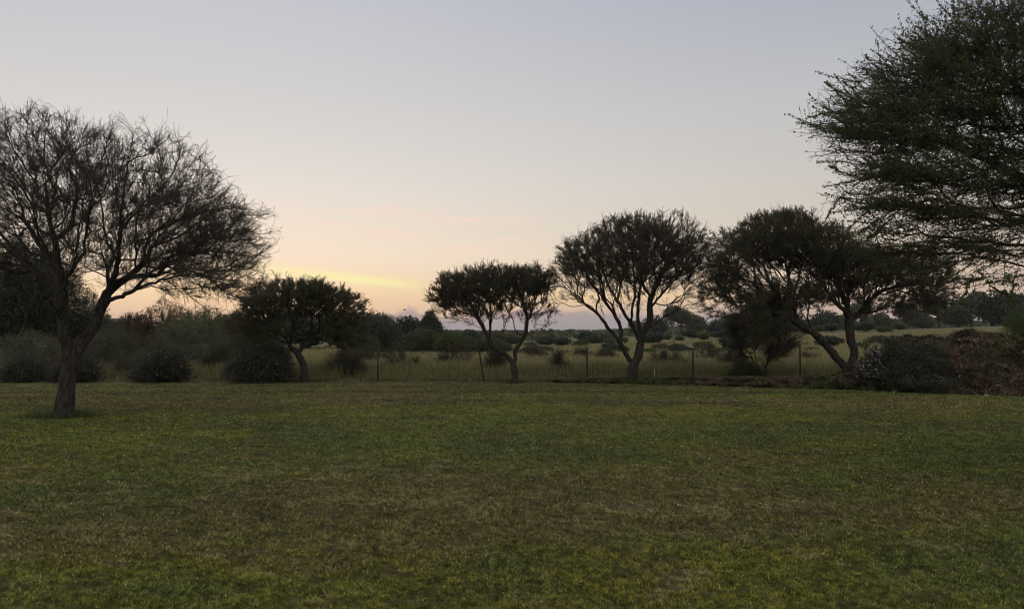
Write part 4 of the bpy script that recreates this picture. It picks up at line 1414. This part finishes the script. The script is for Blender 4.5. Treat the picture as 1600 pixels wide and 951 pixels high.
# ------------------------------------------------------------------ rocks and litter on the mound
def rock_mesh(seed, r):
    R = np.random.default_rng(seed)
    import bmesh
    bm = bmesh.new()
    bmesh.ops.create_icosphere(bm, subdivisions=2, radius=1.0)
    dirs = norm(R.normal(0, 1, (7, 3)))
    cut = R.uniform(.45, .85, 7)
    for v in bm.verts:
        p = np.array(v.co)
        for dn, ct in zip(dirs, cut):
            k = p @ dn
            if k > ct:
                p = p - dn * (k - ct)
        p = p * np.array([1.3, 1, .7]) * (1 + .06 * R.normal())
        v.co = p * r
    me = bpy.data.meshes.new('stone')
    bm.to_mesh(me)
    bm.free()
    me.materials.append(M_STONE)
    return me


rm = [rock_mesh(s, .1) for s in (3, 4, 5)]
stones = [(1463, 546, 26.0, 'stone near the crest above the dark mound bush', 1.2), (1531, 552, 26.0, 'small pale stone high on the mound', 1.0),
          (1520, 580, 24.4, 'stone halfway down the mound', 1.1), (1460, 597, 23.4, 'stone at the foot of the mound bush', .9),
          (1538, 612, 21.8, 'clod of pale earth at the bottom of the mound', 1.4), (1340, 598, 26.0, 'stone beside the foot of the widest umbrella thorn', .9),
          (735, 594, 29.15, 'flat pale stone at the lawn edge left of the leaning post', 1.2), (1395, 612, 23.6, 'stone in the dirt below the pale leaved bush', .9),
          (14, 671, 14.3, 'small pale stone on the lawn left of the bare tree', .45), (397, 868, 6.1, 'tiny white pebble on the near lawn', .16)]
for k, (px, py, d, lab, s) in enumerate(stones):
    o = bpy.data.objects.new('stone', rm[k % 3])
    COL.objects.link(o)
    x = (px - 800) / FP * d
    o.location = (x, d, float(surf(x, d)) + .02 * s)
    o.rotation_euler = (0, 0, rng.uniform(0, 6.28))
    s = s * .55
    o.scale = (s, s * .9, s)
    tag(o, lab, 'stone', 'loose stones')


def litter():
    n = 260000
    X = rng.uniform(1.5, 27, n)
    Y = bank_front(X) - 0.2 + rng.random(n) ** 1.1 * np.interp(X, [2, 11, 14, 27], [2.2, 3.4, 7.5, 8.5])
    h = bank_h(X, Y)
    cl = fbm(X * 2.2, Y * 2.2, 44, 3)
    k = (h > 0.02) & (rng.random(n) < sst(.3, .6, cl) * .7 + .3)
    X, Y, h, cl = X[k], Y[k], h[k], cl[k]
    m = len(X)
    g = fbm(X * 1.2, Y * 1.2, 41, 4) + rng.normal(0, .09, m) + 0.14 * np.clip(1.2 - (Y - bank_front(X)), 0, 1)
    c = np.where((g > .54)[:, None], np.array([[.052, .060, .024]]), np.array([[.080, .054, .035]]))
    q = fbm(X * 5, Y * 5, 46, 3)
    c = c * (0.25 + 1.5 * sst(.35, .65, q))[:, None] * rng.lognormal(0, .55, m)[:, None]
    pl = rng.random(m) < .03
    c[pl] = (.22, .19, .14)
    V, F, C = blades(X, Y, surf(X, Y) - .03, rng.uniform(.04, .13, m) * (0.5 + q), rng.uniform(.02, .07, m), c, .9)
    o = mesh_np('ground_cover', V, F, M_GRASS, col=np.clip(C, 0, .6))
    tag(o, 'brown dead creepers and weeds covering the earth mound', 'ground cover', kind='stuff')


litter()

# longer grass left standing round the trunks
tv, tf, tc_, kk = [], [], [], 0
for bb, rr, n in ((b1, .16, 2600), (b2, .12, 900), (b3, .11, 900), (b4, .15, 1400), (b5, .22, 1500)):
    a = rng.uniform(0, 6.28, n)
    r = rr * .9 + np.abs(rng.normal(0, rr * 1.2, n))
    X, Y = bb[0] + r * np.cos(a) * 1.5, bb[1] + r * np.sin(a)
    c = np.array([.060, .070, .026]) * rng.lognormal(0, .4, n)[:, None]
    V, F, C = blades(X, Y, surf(X, Y) - .01, rng.uniform(.04, .17, n), np.full(n, .010), c, .5)
    tv.append(V); tf.append(F[0] + kk); tc_.append(C); kk += len(V)
tag(mesh_np('grass_tuft', np.vstack(tv), [np.vstack(tf)], M_GRASS, col=np.vstack(tc_)), 'longer dark grass round the feet of the thorn trees', 'grass', kind='stuff')

# fallen logs / sticks on the mound crest
for px0, py0, px1, py1, d, lab in [(1513, 535, 1542, 523, 26.2, 'pale fallen branch lying on the crest of the mound')]:
    p0, p1 = P(px0, py0, d), P(px1, py1, d + .5)
    m = (p0 + p1) / 2 + np.array([0, 0, .05])
    pts = np.array([p0, (p0 + m) / 2 + [0, 0, .02], m, (m + p1) / 2 + [0, 0, .01], p1, p1 + (p1 - m) * .4 - [0, 0, .05]])
    V, F = tube_chain(pts, np.array([.035, .045, .04, .038, .03, .02]), 8)
    tag(mesh_np('fallen_branch', V, [F], M_PALE, smooth=True), lab, 'branch')

# small house among the trees, far left
xh, yh = (170 - 800) / FP * 150, 150.0
zh = float(ground_h(np.array(xh), np.array(yh)))
hs = empty('farm_house', (xh, yh, zh))
tag(hs, 'tiny house roof showing between trees right of the bare trunk', 'house')
V, F = box((xh, yh, zh + 1.9), (5.0, 4.0, 3.8))
mesh_np('wall', V, [F], plain_mat('plaster_wall', (.32, .26, .2)), hs)
rv = np.array([[-2.9, -2.4, 3.8], [2.9, -2.4, 3.8], [2.9, 2.4, 3.8], [-2.9, 2.4, 3.8], [-2.9, 0, 4.9], [2.9, 0, 4.9]]) + np.array([xh, yh, zh])
mesh_np('roof', rv, [np.array([[0, 1, 5, 4], [2, 3, 4, 5], [0, 3, 2, 1]]), np.array([[0, 4, 3], [1, 2, 5]])], plain_mat('roof_sheet', (.13, .11, .10)), hs)
V, F = box((xh + .9, yh - 2.02, zh + 2.2), (.9, .06, 1.0))
mesh_np('window', V, [F], plain_mat('window_glass', (.04, .04, .05), .2), hs)

# bird in front of the purple cloud
bc = P(632, 484, 60)
wing = np.array([[0, 0, 0], [.10, .05, .07], [.22, .06, .10], [.36, .02, .04], [.22, -.05, .08], [.10, -.07, .05]])
body = np.array([[0, .16, .0], [.03, .05, .02], [.03, -.08, .01], [0, -.2, 0], [-.03, -.08, .01], [-.03, .05, .02], [0, 0, .05], [0, 0, -.04]])
bf_ = [(0, 1, 6), (1, 2, 6), (2, 3, 6), (3, 4, 6), (4, 5, 6), (5, 0, 6), (1, 0, 7), (2, 1, 7), (3, 2, 7), (4, 3, 7), (5, 4, 7), (0, 5, 7)]
rotz = np.array([[0, -1, 0], [1, 0, 0], [0, 0, 1.]])
wl = wing * np.array([-1, 1, 1])
wf = [(0, 1, 5), (1, 2, 4), (1, 4, 5), (2, 3, 4)]
V = np.vstack([body, wing, wl]) * .8
F = np.array(bf_ + [tuple(8 + i for i in f) for f in wf] + [tuple(14 + i for i in f[::-1]) for f in wf])
tag(mesh_np('bird', V @ rotz.T * 1.0 + bc, [F], plain_mat('dark_feather', (.03, .03, .03))), 'tiny dark bird flying in front of the purple cloud', 'bird')


# ------------------------------------------------------------------ evening haze
def build_haze():
    V, F = box((0, 0, 27), (14000, 14000, 70))
    m = bpy.data.materials.new('evening_haze')
    m.use_nodes = True
    T = NT(m.node_tree)
    v = T.n('ShaderNodeVolumePrincipled')
    v.inputs['Color'].default_value = (0.82, 0.84, 0.90, 1)
    v.inputs['Density'].default_value = HAZE
    v.inputs['Anisotropy'].default_value = 0.2
    o = T.n('ShaderNodeOutputMaterial')
    T.link(v.outputs[0], o.inputs['Volume'])
    tag(mesh_np('haze', V, [F], m), kind='stuff')


HAZE = 0.00015
build_haze()
